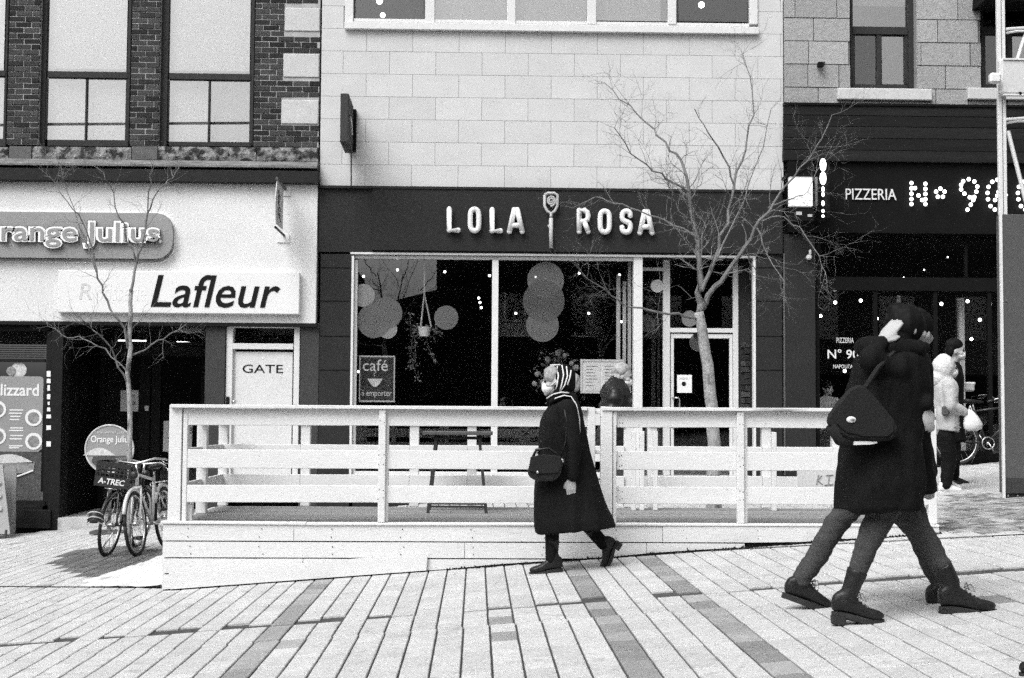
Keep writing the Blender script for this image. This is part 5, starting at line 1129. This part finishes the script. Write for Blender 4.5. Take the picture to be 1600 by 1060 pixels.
def shoe(fig, name, ankle, pitch, m='leather', solem='tyre', heel=.02, shaft=None, laces=True, sc=1.0, yaw=0, sole=.018):
    """upper with its sole and heel; ankle is the joint, pitch > 0 points the toe down; shaft = boot leg height and lean"""
    T = Matrix.Translation(Vector(ankle)) @ Matrix.Rotation(yaw, 4, 'Z') @ Matrix.Rotation(pitch, 4, 'Y') @ Matrix.Scale(sc, 4) @ Matrix.Translation((0, 0, -.085 - heel - sole))
    lift = lambda x: heel * max(0, min(1, (.09 - x) / .12)) + sole
    q = MB(); rings = []
    for x, hw, zb, zt in SHOE:
        rings.append([T @ Vector((x, hw * math.copysign(abs(math.cos(a)) ** .8, math.cos(a)), lift(x) + (zb + zt) / 2 + (zt - zb) / 2 * math.copysign(abs(math.sin(a)) ** .7, math.sin(a)))) for a in [2 * math.pi * i / 14 for i in range(14)]])
    q.loft(rings)
    if shaft:
        sh = Vector(ankle); top = sh + Vector(shaft); q.tube([T @ Vector((-.02, 0, lift(0) + .05)), sh.lerp(top, .3), sh.lerp(top, .7), top], [.044, .047, .052, .057], 16)
    o = skinned(q, name, MT[m], fig.root, .0085, 2, .0018, (22, 22, 22))
    out_ = []
    for k in range(18):
        t = 2 * math.pi * k / 18; x = .053 + .143 * math.cos(t); out_.append((x, (.046 if x > .02 else .038) * math.sin(t)))
    s_ = MB(); n = len(out_); vs_ = [T @ Vector((x, y, lift(x) + .008)) for x, y in out_] + [T @ Vector((x, y, lift(x) - sole + (.012 if x > .16 else 0))) for x, y in out_]
    s_.add(vs_, [tuple(range(n)), tuple(range(2 * n - 1, n - 1, -1))] + [(i, i + n, (i + 1) % n + n, (i + 1) % n) for i in range(n)])
    s_.build('sole', MT[solem], o, local=True)
    if heel > .012:
        h_ = MB(); hp_ = [(x, y) for x, y in [(-.09, -.022), (-.075, -.036), (-.03, -.038), (-.018, -.036), (-.018, .036), (-.03, .038), (-.075, .036), (-.09, .022)]]
        n = len(hp_); h_.add([T @ Vector((x, y, lift(x) - sole + .001)) for x, y in hp_] + [T @ Vector((x * .96, y * .96, 0)) for x, y in hp_], [tuple(range(n)), tuple(range(2 * n - 1, n - 1, -1))] + [(i, i + n, (i + 1) % n + n, (i + 1) % n) for i in range(n)])
        h_.build('heel', MT[solem], o, local=True)
    if laces:
        l_ = MB()
        for x, z in ((.05, .103), (.07, .092), (.09, .083)): l_.tube([T @ Vector((x, -.03, lift(x) + z - .012)), T @ Vector((x + .004, 0, lift(x) + z)), T @ Vector((x, .03, lift(x) + z - .012))], .0035, 4)
        for s2 in (-1, 1): l_.tube([T @ Vector((.045, 0, lift(.04) + .11)), T @ Vector((.07, s2 * .03, lift(.04) + .13)), T @ Vector((.085, s2 * .045, lift(.04) + .09)), T @ Vector((.05, s2 * .01, lift(.04) + .11))], .003, 4)
        l_.build('lace', MT['cabinet'], o, local=True)
    return o

# ------------------------------------------------------------------ woman in the long coat, walking left
w_ = Fig('woman in long black coat and striped headscarf walking past the deck', 860, 893, -1); L = w_.L; rt = w_.root
hc = L(866, 598)
body = MB(); k, M = add_head(body, hc, (1, 0.06, -.06), .96)
ns, fs = .19, -.19
nearA = [L(881, 643, ns), L(893, 700, ns + .04), L(889, 747, ns + .05)]; farA = [L(879, 643, fs), L(866, 698, fs - .02), L(846, 703, fs + .16)]
legF = [L(876, 745, .08), L(862, 806, .08), L(861, 872, .08)]; legB = [L(880, 745, -.08), L(906, 808, -.08), L(944, 852, -.08)]
base_body(body, L(878, 740), L(878, 655), L(877, 628), hc, [legF, legB], [nearA, farA])
add_hand(body, nearA[2], (.02, -.01, -1), (0, 1, 0), (1, 0, 0), .28); add_hand(body, farA[2], (.5, .5, -.3), (.6, 0, 1), (0, 1, .3), .75)
skinned(body, 'body', MT['skin'], rt, .0085, 2); eyes(rt, k, M); mask_on(rt, k, M)
coat = MB(); coat.loft([ring(w_, *a) for a in ((624, 622, 864, 891, .07), (632, 629, 858, 900, .13), (645, 641, 850, 905, .19), (660, 658, 844, 909, .205), (685, 682, 841, 914, .20), (712, 709, 840, 920, .20), (740, 738, 836, 928, .215), (770, 767, 832, 938, .235), (800, 794, 831, 949, .255), (820, 812, 832, 958, .27), (834, 823, 835, 964, .27))])
coat.limb([nearA[0], nearA[1], nearA[2] + Vector((0, 0, .02))], [.078, .062, .044], 14); coat.limb(farA[:2] + [farA[2] + Vector((-.04, 0, 0))], [.08, .066, .052], 14)
skinned(coat, 'coat', MT['wool'], rt, .012, 2, .017, (9, 9, 1.1))
for q_ in ((846, 668), (842, 692), (838, 722), (835, 752)): MB().sph(L(q_[0] + 2, q_[1], .07), .011, 8, 6).build('button', MT['leather'], rt, smooth=True, local=True)
col_ = MB(); col_.tube([L(858, 632, .05), L(862, 627, .10), L(878, 622, .115), (L(892, 620, .07)), L(896, 620, 0), L(892, 620, -.07), L(878, 622, -.11), L(862, 627, -.1), L(858, 632, -.05)], .02, 8); col_.build('collar', MT['wool'], rt, smooth=True, local=True)
tg_ = MB()
for l in (legF, legB): tg_.limb(l, [.085, .062, .05], 12)
skinned(tg_, 'tights', MT['wool'], rt, .012, 2)
shoe(w_, 'boot', legF[2] + Vector((-.005, 0, 0)), .0, 'leather', 'tyre', .035, (0, 0, .15), False, .92); shoe(w_, 'boot', legB[2] + Vector((0, 0, 0)), 1.02, 'leather', 'tyre', .035, (legB[1] - legB[2]).normalized() * .15, False, .92)
# hair, scarf over the head with white stripes, scarf round the neck with its tail
hr = MB(); hr.sph(L(861, 586, .0), (.065, .075, .06), 12, 10); hr.sph(L(857, 592, .05), (.04, .03, .045), 10, 8); hr.sph(L(897, 600, 0), (.045, .05, .075), 12, 10)
skinned(hr, 'hair', MT['hair_grey'], rt, .010, 2, .012, (30, 30, 14))
sc0 = L(879, 598); sr = (.105, .098, .135)
sf_ = MB(); sf_.sph(sc0, sr, 20, 14); sf_.sph(L(876, 618, 0), (.085, .085, .07), 14, 10)
sfo_ = skinned(sf_, 'headscarf', MT['wool'], rt, .010, 3, .006, (18, 14, 6))
def on_scarf(px, py, sgn=1):
    p = L(px, py); u = max(0, 1 - ((p.x - sc0.x) / sr[0]) ** 2 - ((p.z - sc0.z) / sr[2]) ** 2); return Vector((p.x, sgn * (sr[1] * math.sqrt(u) + .006), p.z))
for seq in (((869, 575), (870, 590), (868, 605), (865, 617)), ((876, 573), (878, 588), (875, 604), (872, 616)), ((883, 575), (884, 590), (880, 604), (873, 615)), ((890, 581), (888, 592), (884, 604))):
    MB().tube([on_scarf(*p) for p in seq], .0055, 6).build('scarf_stripe', MT['stripe'], sfo_, smooth=True, local=True)
MB().tube([on_scarf(858, 573), on_scarf(866, 572.5), on_scarf(874, 572.5)], .006, 6).build('scarf_stripe', MT['stripe'], sfo_, smooth=True, local=True)
nk = MB(); nk.tube([L(856, 626, .03), L(866, 621, .10), L(880, 617, .12), L(893, 620, .08), L(897, 622, 0), L(890, 620, -.09), L(866, 622, -.10), L(856, 626, -.03), L(856, 626, .03)], .024, 10)
nk.tube([L(892, 618, .10), L(899, 636, .14), L(903, 655, .155), L(904, 672, .155), L(903, 690, .155)], [.02, .022, .022, .022, .02], 8)
nko = skinned(nk, 'scarf', MT['wool'], rt, .009, 2)
MB().tube([L(852, 625, .06), L(862, 618.5, .115), L(874, 615.5, .143), L(886, 616.5, .135)], .0055, 6).build('scarf_stripe', MT['stripe'], nko, smooth=True, local=True)
MB().tube([L(858, 630, .07), L(866, 624.5, .125), L(878, 620.5, .148), L(889, 622, .14), L(897, 634, .162), L(901.5, 655, .18), L(902.5, 675, .18), L(902, 690, .178)], .005, 6).build('scarf_stripe', MT['stripe'], nko, smooth=True, local=True)
# handbag
hb = empty('handbag', w_.W(L(853, 752, .34)), 'small black flap handbag carried in front of the woman in the long coat', 'handbag', None, 0)
def wb(fig, seq, y): return [fig.P(px, py, y) for px, py in seq]
def slab(pts_near, pts_far):
    q = MB(); n = len(pts_near); q.add(pts_near + pts_far, [tuple(range(n)), tuple(range(2 * n - 1, n - 1, -1))] + [(i, i + n, (i + 1) % n + n, (i + 1) % n) for i in range(n)]); return q
out1 = [(830, 715), (850, 711), (876, 714), (880, 722), (876, 742), (866, 752), (838, 752), (826, 745), (824, 738)]
slab(wb(w_, out1, .33), wb(w_, out1, .22)).build('bag_body', MT['leather'], hb, bevel=.015)
out2 = [(829, 714), (850, 710), (877, 713), (878, 728), (872, 740), (845, 741), (826, 736)]
slab(wb(w_, out2, .345), wb(w_, out2, .331)).build('flap', MT['canvas'], hb, bevel=.006)
MB().sph(w_.P(840, 738, .352), .012, 8, 6).build('clasp', MT['steel'], hb, smooth=True)
MB().tube(wb(w_, [(832, 716), (838, 703), (858, 701), (868, 708), (874, 714)], .28), .011, 8).build('strap', MT['leather'], hb, smooth=True); MB().sph(w_.P(878, 720, .30), .02, 8, 6).build('strap_ring', MT['steel'], hb, smooth=True)
MB().tube(wb(w_, [(876, 715), (884, 690), (886, 660), (882, 640)], .262), .007, 6).build('strap', MT['leather'], hb, smooth=True)

# ------------------------------------------------------------------ the couple in black
a_ = Fig('nearer of the two dark figures, in hooded coat and laced boots, with raised hand', 1400, 966, 1, 'couple in black walking arm in arm'); L = a_.L; rt = a_.root
hc = L(1422, 514); body = MB(); k, M = add_head(body, hc, (1, .25, -.05))
upA = [L(1392, 580, -.17), L(1350, 566, -.21), L(1366, 538, -.16)]; dnA = [L(1412, 575, .17), L(1436, 612, .02), L(1434, 641, -.16)]
l1 = [L(1385, 775, -.08), L(1347, 853, -.09), L(1318, 930, -.09)]; l2 = [L(1395, 775, .08), L(1455, 845, .06), L(1497, 922, .04)]
base_body(body, L(1385, 760), L(1398, 600), L(1412, 555), hc, [l1, l2], [upA, dnA])
add_hand(body, upA[2], (.64, .12, .76), (-.6, -.6, .5), (.5, -.5, -.4), .06, 1.05); add_hand(body, dnA[2], (.25, -.1, -1), (0, -1, 0), (1, 0, 0), .3, .82)
skinned(body, 'body', MT['skin'], rt, .0085, 2)
eyes(rt, k, M)
coat = MB(); coat.loft([ring(a_, *q) for q in ((538, 538, 1432, 1385, .075), (548, 546, 1442, 1358, .15), (562, 560, 1449, 1340, .215), (600, 600, 1452, 1332, .225), (650, 650, 1446, 1322, .225), (700, 700, 1440, 1314, .235), (750, 750, 1442, 1310, .25), (796, 797, 1440, 1308, .26))])
coat.limb([upA[0], upA[1], upA[2] + Vector((-.0, 0, -.01))], [.08, .062, .044], 14); coat.limb([dnA[0], dnA[1], dnA[2] + Vector((0, 0, .03))], [.085, .06, .043], 14)
skinned(coat, 'coat', MT['wool'], rt, .013, 2, .020, (8, 8, 3.5))
hd = MB(); hd.tube([L(1445, 545, -.06), L(1425, 548, -.13), L(1385, 548, -.13), L(1358, 543, -.05), L(1356, 543, .05), L(1385, 548, .12), L(1425, 548, .12), L(1445, 545, .06)], [.035, .05, .06, .06, .06, .06, .05, .035], 12); hd.sph(L(1385, 552, 0), (.11, .13, .05), 14, 10)
skinned(hd, 'hood', MT['wool'], rt, .013, 3, .010, (10, 10, 10))
hr = MB(); hr.sph(L(1418, 508, 0), (.115, .10, .12), 16, 12); hr.sph(L(1408, 535, 0), (.085, .095, .10), 14, 10); hr.sph(L(1404, 484, 0), (.05, .055, .04), 10, 8); skinned(hr, 'hair', MT['hair_dark'], rt, .011, 2, .008, (25, 25, 6))
tr_ = MB()
for l in (l1, l2): tr_.limb([l[0], l[0].lerp(l[1], .6), l[1], l[1].lerp(l[2], .3), l[1].lerp(l[2], .58)], [.095, .076, .063, .056, .050], 14)
skinned(tr_, 'trousers', MT['jeans'], rt, .011, 2, .006, (5, 5, 30))
shoe(a_, 'boot', l1[2] + Vector((0, 0, -.0)), .0, 'leather', 'tyre', .040, (l1[1] - l1[2]).normalized() * .15, True, 1.0); shoe(a_, 'boot', l2[2], -.10, 'leather', 'tyre', .040, (l2[1] - l2[2]).normalized() * .14, True, 1.1)
# messenger bag slung behind
mg = empty('messenger_bag', a_.W(L(1345, 692, -.30)), 'dark rounded messenger bag with a pale badge on the back of the couple', 'bag', None, 0)
oB = [(1340, 601), (1350, 602), (1374, 628), (1398, 658), (1404, 676), (1396, 688), (1366, 691), (1328, 688), (1305, 678), (1292, 665), (1291, 652), (1308, 628), (1326, 608)]
slab(wb(a_, oB, -.335), wb(a_, oB, -.245)).build('bag_body', MT['canvas'], mg, bevel=.022)
oF = [(1340, 604), (1349, 605), (1372, 631), (1394, 660), (1398, 674), (1388, 683), (1350, 683), (1322, 676), (1306, 662), (1312, 632), (1328, 611)]
slab(wb(a_, oF, -.344), wb(a_, oF, -.334)).build('flap', MT['canvas'], mg, bevel=.006)
MB().sph(a_.P(1330, 656, -.347), (.026, .008, .017), 14, 8).build('badge', MT['sneaker'], mg, smooth=True)
MB().sph(a_.P(1332, 656, -.354), (.013, .004, .007), 10, 6).build('badge_mark', MT['fillgrey'], mg, smooth=True)
oS = [(1333, 690), (1369, 689.5), (1371, 692.5), (1360, 695), (1333, 695.5)]
slab(wb(a_, oS, -.32), wb(a_, oS, -.28)).build('pale_lining', MT['mask'], mg)
MB().tube([a_.P(*q) for q in ((1352, 606, -.30), (1372, 575, -.28), (1395, 552, -.19), (1415, 545, -.05))], .014, 6).build('strap', MT['canvas'], mg); MB().tube([a_.P(*q) for q in ((1298, 665, -.32), (1312, 688, -.30), (1330, 695, -.30))], .03, 8).build('strap_pad', MT['canvas'], mg, smooth=True)

b_ = Fig('farther of the two dark figures, in black coat and low shoes, half hidden', 1400, 944, 1, 'couple in black walking arm in arm'); L = b_.L; rt = b_.root
hc = L(1436, 520); body = MB(); k, M = add_head(body, hc, (1, .9, 0))
arB = [L(1420, 580, -.19), L(1370, 610, -.30), L(1318, 628, -.42)]; arF = [L(1425, 580, .19), L(1455, 670, .24), L(1468, 745, .2)]
l1 = [L(1385, 730, .08), L(1306, 830, .08), L(1258, 915, .08)]; l2 = [L(1400, 735, -.06), L(1436, 845, -.07), L(1466, 918, -.07)]
base_body(body, L(1395, 730), L(1422, 610), L(1430, 562), hc, [l1, l2], [arB, arF])
add_hand(body, arB[2] , (-.75, -.1, -.66), (-.4, -1, .3), (.3, -.3, -.6), .25, 1.05); add_hand(body, arF[2], (.1, 0, -1), (0, -1, 0), (1, 0, 0), .3)
skinned(body, 'body', MT['skin'], rt, .0085, 2); eyes(rt, k, M)
coat = MB(); coat.loft([ring(b_, *q) for q in ((546, 546, 1445, 1415, .07), (556, 554, 1452, 1395, .15), (575, 572, 1458, 1385, .21), (620, 620, 1458, 1375, .22), (680, 680, 1452, 1362, .22), (730, 730, 1458, 1350, .24), (770, 770, 1462, 1348, .25))])
coat.limb([arB[0], arB[1], arB[2] + Vector((.03, 0, .02))], [.09, .072, .055], 14); coat.limb([arF[0], arF[1], arF[2] + Vector((0, 0, .02))], [.09, .07, .055], 14)
skinned(coat, 'coat', MT['wool'], rt, .013, 2, .020, (8, 8, 3.5))
hr = MB(); hr.sph(L(1434, 508, 0), (.105, .095, .105), 16, 12); hr.sph(L(1424, 525, 0), (.07, .085, .08), 14, 10); skinned(hr, 'knit_hat', MT['wool'], rt, .011, 2, .006, (25, 25, 6))
tr_ = MB()
for l in (l1, l2): tr_.limb([l[0], l[0].lerp(l[1], .6), l[1], l[1].lerp(l[2], .5), l[2] + Vector((0, 0, .03))], [.095, .08, .068, .062, .058], 14)
skinned(tr_, 'trousers', MT['jeans'], rt, .011, 2, .007, (5, 5, 26))
shoe(b_, 'shoe', l1[2], .30, 'leather', 'tyre', .006, None, True, 1.05, 0, .024); shoe(b_, 'shoe', l2[2], -.03, 'leather', 'tyre', .006, None, True, 1.08, 0, .024)

# ------------------------------------------------------------------ hooded walker with the plastic bag
h_ = Fig('walker in pale hooded jacket and mask carrying a white bag by the pizzeria', 1484, 767, 1); L = h_.L; rt = h_.root
hc = L(1484, 575); body = MB(); k, M = add_head(body, hc, (1, -.25, -.05), .95)
n1 = [L(1478, 603, -.18), L(1478, 634, -.22), L(1503, 645, -.20)]; n2 = [L(1478, 603, .18), L(1474, 640, .2), L(1490, 660, .2)]
l1 = [L(1477, 680, -.07), L(1480, 720, -.07), L(1475, 757, -.07)]; l2 = [L(1479, 680, .07), L(1490, 715, .07), L(1483, 750, .07)]
base_body(body, L(1478, 672), L(1479, 612), L(1481, 593), hc, [l1, l2], [n1, n2]); add_hand(body, n1[2], (.5, 0, -.85), (0, -1, 0), (1, 0, 0), .5); add_hand(body, n2[2], (.3, 0, -1), (0, 1, 0), (1, 0, 0), .3)
skinned(body, 'body', MT['skin'], rt, .0095, 2); eyes(rt, k, M); mask_on(rt, k, M)
jk = MB(); jk.loft([ring(h_, *q) for q in ((588, 588, 1488, 1474, .06), (594, 594, 1493, 1466, .14), (604, 604, 1496, 1461, .19), (630, 630, 1496, 1460, .19), (655, 655, 1497, 1461, .20), (676, 672, 1498, 1462, .20))]); jk.limb([n1[0], n1[1], n1[2] + Vector((-.03, 0, .01))], [.09, .078, .056], 14); jk.limb(n2, [.09, .075, .055], 14)
skinned(jk, 'jacket', MT['jacket'], rt, .013, 3, .012, (9, 9, 6))
ho = MB(); ho.sph(L(1476, 573, 0), (.13, .125, .155), 18, 12); ho.limb([L(1466, 590, 0), L(1478, 592, 0)], [.09, .1], 12)
hov = skinned(ho, 'hood', MT['hood'], rt, .011, 3, .008, (14, 14, 10))
MB().tube([L(1494, 668, -.19), L(1482, 667, -.205)], .006, 5).build('pocket_seam', MT['fillgrey'], rt, local=True); MB().box(*[v for p in zip(L(1463, 655, 0), L(1474, 636, 0)) for v in p][:2], -.25, -.19, L(0, 650).z, L(0, 634).z).build('waist_pouch', MT['cabinet'], rt, bevel=.02, local=True)
tr_ = MB()
for l in (l1, l2): tr_.limb(l, [.105, .085, .065], 14)
skinned(tr_, 'trousers', MT['wool'], rt, .013, 2, .008, (9, 9, 14)); shoe(h_, 'sneaker', l1[2], 0, 'sneaker', 'mask', .006, None, False, 1.0); shoe(h_, 'sneaker', l2[2] , .2, 'sneaker', 'mask', .006, None, False, 1.0)
pb = empty('plastic_bag', h_.W(L(1512, 672, -.2)), 'bulging white plastic carrier bag held by the hooded walker', 'bag')
q = MB(); q.loft([[h_.W(L(cx, y, -.2)) + Vector((r_ * math.cos(t), r_ * .6 * math.sin(t), 0)) for t in [2 * math.pi * i / 16 for i in range(16)]] for cx, y, r_ in ((1508, 640, .02), (1508, 644, .05), (1510, 652, .085), (1512, 662, .11), (1512, 669, .105), (1511, 673, .06))])
for i, v in enumerate(q.v): n_ = noise.noise((v[0] * 22, v[1] * 22, v[2] * 14)); q.v[i] = (v[0] + .014 * n_, v[1] + .014 * n_, v[2])
q.build('bag_body', MT['plasticbag'], pb, smooth=True); MB().tube([h_.W(L(1506, 642, -.19)), h_.W(L(1508, 634, -.2)), h_.W(L(1511, 642, -.21))], .008, 6).build('handle', MT['plasticbag'], pb, smooth=True)
# ------------------------------------------------------------------ taller walker behind
m_ = Fig('dark haired masked walker half hidden behind the pale hooded jacket', 1490, 757, 1); L = m_.L; rt = m_.root
hc = L(1496, 548); body = MB(); k, M = add_head(body, hc, (1, -.3, 0))
n1 = [L(1484, 583, -.19), L(1480, 625, -.2), L(1486, 660, -.2)]; n2 = [L(1486, 583, .19), L(1494, 620, .2), L(1512, 605, .15)]
l1 = [L(1486, 660, -.08), L(1486, 710, -.08), L(1475, 748, -.08)]; l2 = [L(1488, 660, .08), L(1496, 700, .08), L(1494, 746, .08)]
base_body(body, L(1487, 655), L(1487, 590), L(1492, 568), hc, [l1, l2], [n1, n2]); add_hand(body, n1[2], (.2, 0, -1), (0, -1, 0), (1, 0, 0), .3); add_hand(body, n2[2], (1, 0, .2), (0, 1, 0), (0, 0, 1), .4)
skinned(body, 'body', MT['skin'], rt, .0095, 2); eyes(rt, k, M); mask_on(rt, k, M)
jk = MB(); jk.loft([ring(m_, *q) for q in ((564, 564, 1497, 1484, .06), (572, 572, 1503, 1472, .16), (590, 590, 1506, 1468, .21), (640, 640, 1504, 1468, .2), (690, 690, 1508, 1466, .22))]); jk.limb(n1, [.09, .075, .055], 14); jk.limb(n2, [.09, .075, .055], 14); skinned(jk, 'coat', MT['wool'], rt, .014, 3, .01, (8, 8, 3))
hr = MB(); hr.sph(L(1493, 538, 0), (.108, .092, .085), 16, 12); hr.sph(L(1486, 546, 0), (.06, .08, .09), 12, 10); skinned(hr, 'hair', MT['hair_dark'], rt, .010, 2, .008, (25, 25, 10))
tr_ = MB()
for l in (l1, l2): tr_.limb(l, [.1, .08, .062], 14)
skinned(tr_, 'trousers', MT['wool'], rt, .013, 2, .008, (9, 9, 14)); shoe(m_, 'shoe', l1[2], 0, 'leather', 'tyre', .006, None, False); shoe(m_, 'shoe', l2[2], .05, 'leather', 'tyre', .006, None, False)
# ------------------------------------------------------------------ white-haired walker in the quilted jacket
p_ = Fig('white haired walker in dark quilted jacket passing behind the deck railing', 965, 813, 1); L = p_.L; rt = p_.root
hc = L(974, 589); body = MB(); k, M = add_head(body, hc, (1, -.2, -.22), .98)
n1 = [L(958, 618, -.2), L(950, 665, -.24), L(968, 700, -.22)]; n2 = [L(960, 618, .2), L(962, 665, .22), L(985, 690, .2)]
l1 = [L(958, 712, -.08), L(975, 760, -.08), L(985, 800, -.08)]; l2 = [L(956, 712, .08), L(948, 762, .08), L(935, 800, .08)]
base_body(body, L(958, 705), L(960, 625), L(968, 604), hc, [l1, l2], [n1, n2]); add_hand(body, n1[2], (.4, 0, -1), (0, -1, 0), (1, 0, 0), .3); add_hand(body, n2[2], (.4, 0, -1), (0, 1, 0), (1, 0, 0), .3)
skinned(body, 'body', MT['skin'], rt, .0095, 2); eyes(rt, k, M); mask_on(rt, k, M)
jk = MB(); seqj = [(592, 586, 972, 958, .05), (600, 592, 978, 952, .10), (610, 600, 983, 945, .18)]
for i in range(11): seqj += [(612 + i * 10, 604 + i * 10, 983 + i * .8 + (4 if i % 2 else 0), 941 - i * .9 - (4 if i % 2 else 0), .20 + (.042 if i % 2 else 0))]
jk.loft([ring(p_, *q) for q in seqj])
for arm in (n1, n2):
    pts = []; rr_ = []
    for i in range(13):
        t = i / 12; pt = arm[0].lerp(arm[1], t * 2) if t < .5 else arm[1].lerp(arm[2], t * 2 - 1); pts.append(pt); rr_.append((.098 - .04 * t) * (1.1 if i % 2 else .92))
    jk.limb(pts, rr_, 14)
skinned(jk, 'quilted_jacket', MT['puffer'], rt, .010, 1, .004, (12, 12, 12))
hr = MB(); hr.sph(L(970, 580, 0), (.105, .09, .09), 16, 12); hr.sph(L(964, 590, 0), (.06, .075, .07), 12, 10); skinned(hr, 'hair', MT['hair_white'], rt, .010, 2, .01, (28, 28, 14))
tr_ = MB()
for l in (l1, l2): tr_.limb(l, [.1, .08, .062], 14)
skinned(tr_, 'trousers', MT['jeans'], rt, .013, 2, .008, (9, 9, 14)); shoe(p_, 'shoe', l1[2] , -.05, 'leather', 'tyre', .006, None, False); shoe(p_, 'shoe', l2[2], .35, 'leather', 'tyre', .006, None, False)
# ------------------------------------------------------------------ walker entering at the right edge, only a shoe in the picture
e_ = Fig('dark shoe tip of a walker entering at the lower edge of the picture', 1700, 1054, -1); L = e_.L; rt = e_.root
def V(x, y, z): return Vector((x, y, z))
hc = V(-.02, 0, 1.60); body = MB(); k, M = add_head(body, hc, (1, 0, 0))
n1 = [V(-.03, .2, 1.36), V(-.13, .24, 1.08), V(-.10, .24, .84)]; n2 = [V(-.03, -.2, 1.36), V(-.14, -.24, 1.08), V(-.12, -.24, .84)]; l1 = [V(-.03, .08, .9), V(.07, .08, .5), V(.125, .08, .105)]; l2 = [V(-.03, -.08, .9), V(-.14, -.08, .5), V(-.36, -.08, .16)]
base_body(body, V(-.03, 0, .92), V(-.03, 0, 1.3), V(-.03, 0, 1.45), hc, [l1, l2], [n1, n2]); add_hand(body, n1[2], (0, 0, -1), (0, 1, 0), (1, 0, 0), .3); add_hand(body, n2[2], (0, 0, -1), (0, -1, 0), (1, 0, 0), .3)
skinned(body, 'body', MT['skin'], rt, .0095, 2); eyes(rt, k, M)
def rg3(z, xf, xb, hw): return [((xf + xb) / 2 + (xf - xb) / 2 * math.cos(t), hw * math.sin(t), z) for t in [2 * math.pi * i / 24 for i in range(24)]]
jk = MB(); jk.loft([rg3(*q) for q in ((1.47, .03, -.09, .07), (1.43, .06, -.12, .16), (1.36, .09, -.14, .21), (1.1, .10, -.15, .2), (.8, .11, -.17, .22))]); jk.limb(n1, [.09, .075, .055], 14); jk.limb(n2, [.09, .075, .055], 14); skinned(jk, 'coat', MT['wool'], rt, .014, 3, .01, (8, 8, 3))
hr = MB(); hr.sph(hc + V(-.015, 0, .03), (.108, .092, .09), 16, 12); skinned(hr, 'hair', MT['hair_dark'], rt, .010, 2, .008)
tr_ = MB()
for l in (l1, l2): tr_.limb(l, [.1, .08, .062], 14)
skinned(tr_, 'trousers', MT['jeans'], rt, .013, 2, .008, (9, 9, 14)); shoe(e_, 'shoe', l1[2], 0, 'leather', 'tyre', .006); shoe(e_, 'shoe', l2[2], .5, 'leather', 'tyre', .006)
# ------------------------------------------------------------------ diner seated behind the pizzeria window
s_ = Fig('diner in pale shirt seated behind the pizzeria window', 1293, 705, 1, Y=YF + 1.0, rz=R(-60)); s_.root.location.z = .5; rt = s_.root
hc = V(0, 0, 1.22); body = MB(); k, M = add_head(body, hc, (1, 0, -.1)); n1 = [V(-.02, .19, 1.0), V(.08, .24, .76), V(.3, .12, .76)]; n2 = [V(-.02, -.19, 1.0), V(.08, -.24, .76), V(.3, -.12, .76)]; l1 = [V(0, .09, .5), V(.42, .1, .5), V(.42, .1, .09)]; l2 = [V(0, -.09, .5), V(.42, -.1, .5), V(.42, -.1, .09)]
base_body(body, V(0, 0, .52), V(-.02, 0, .95), V(-.02, 0, 1.08), hc, [l1, l2], [n1, n2]); add_hand(body, n1[2], (1, -.3, 0), (0, 0, 1), (0, -1, 0), .3); add_hand(body, n2[2], (1, .3, 0), (0, 0, 1), (0, 1, 0), .3); skinned(body, 'body', MT['skin'], rt, .0095, 2); eyes(rt, k, M)
jk = MB(); jk.loft([rg3(*q) for q in ((1.10, .04, -.07, .06), (1.06, .08, -.1, .16), (.98, .11, -.13, .2), (.75, .12, -.13, .18), (.46, .14, -.15, .19))]); jk.limb(n1, [.08, .062, .045], 12); jk.limb(n2, [.08, .062, .045], 12); skinned(jk, 'shirt', MT['jacket'], rt, .014, 3, .008)
hr = MB(); hr.sph(hc + V(-.015, 0, .03), (.108, .092, .09), 16, 12); skinned(hr, 'hair', MT['hair_dark'], rt, .011, 2, .008); tr_ = MB()
for l in (l1, l2): tr_.limb(l, [.1, .075, .06], 12)
skinned(tr_, 'trousers', MT['wool'], rt, .014, 2, .006); shoe(s_, 'shoe', l1[2], 0, 'leather', 'tyre', .006, None, False); shoe(s_, 'shoe', l2[2], 0, 'leather', 'tyre', .006, None, False)
ch = empty('stool', rt.location, 'plain wooden stool under the diner behind the pizzeria window', 'stool', None, R(-60))
MB().box(-.2, .2, -.2, .2, .38, .42).build('seat', MT['rusty'], ch, local=True, bevel=.01)
for x in (-.16, .16):
    for y in (-.16, .16): MB().tube([(x, y, .38), (x * 1.1, y * 1.1, 0)], .018, 8).build('leg', MT['rusty'], ch, local=True)

tb_ = empty('takeout_box', m_.W(m_.L(1516, 612, .1)), 'pale takeout box held out by the walker behind the hooded jacket', 'box')
bp0, bp1 = m_.W(m_.L(1504, 611, .05)), m_.W(m_.L(1528, 597, .2)); MB().box(bp0.x, bp1.x, bp0.y, bp1.y, bp0.z, bp1.z).build('box_body', MT['jacket'], tb_, bevel=.02); MB().box(bp0.x - .004, bp1.x + .004, bp0.y - .004, bp1.y + .004, bp1.z - .03, bp1.z + .006).build('box_lid', MT['hood'], tb_, bevel=.01)
bpy.data.scenes.remove(TMP)
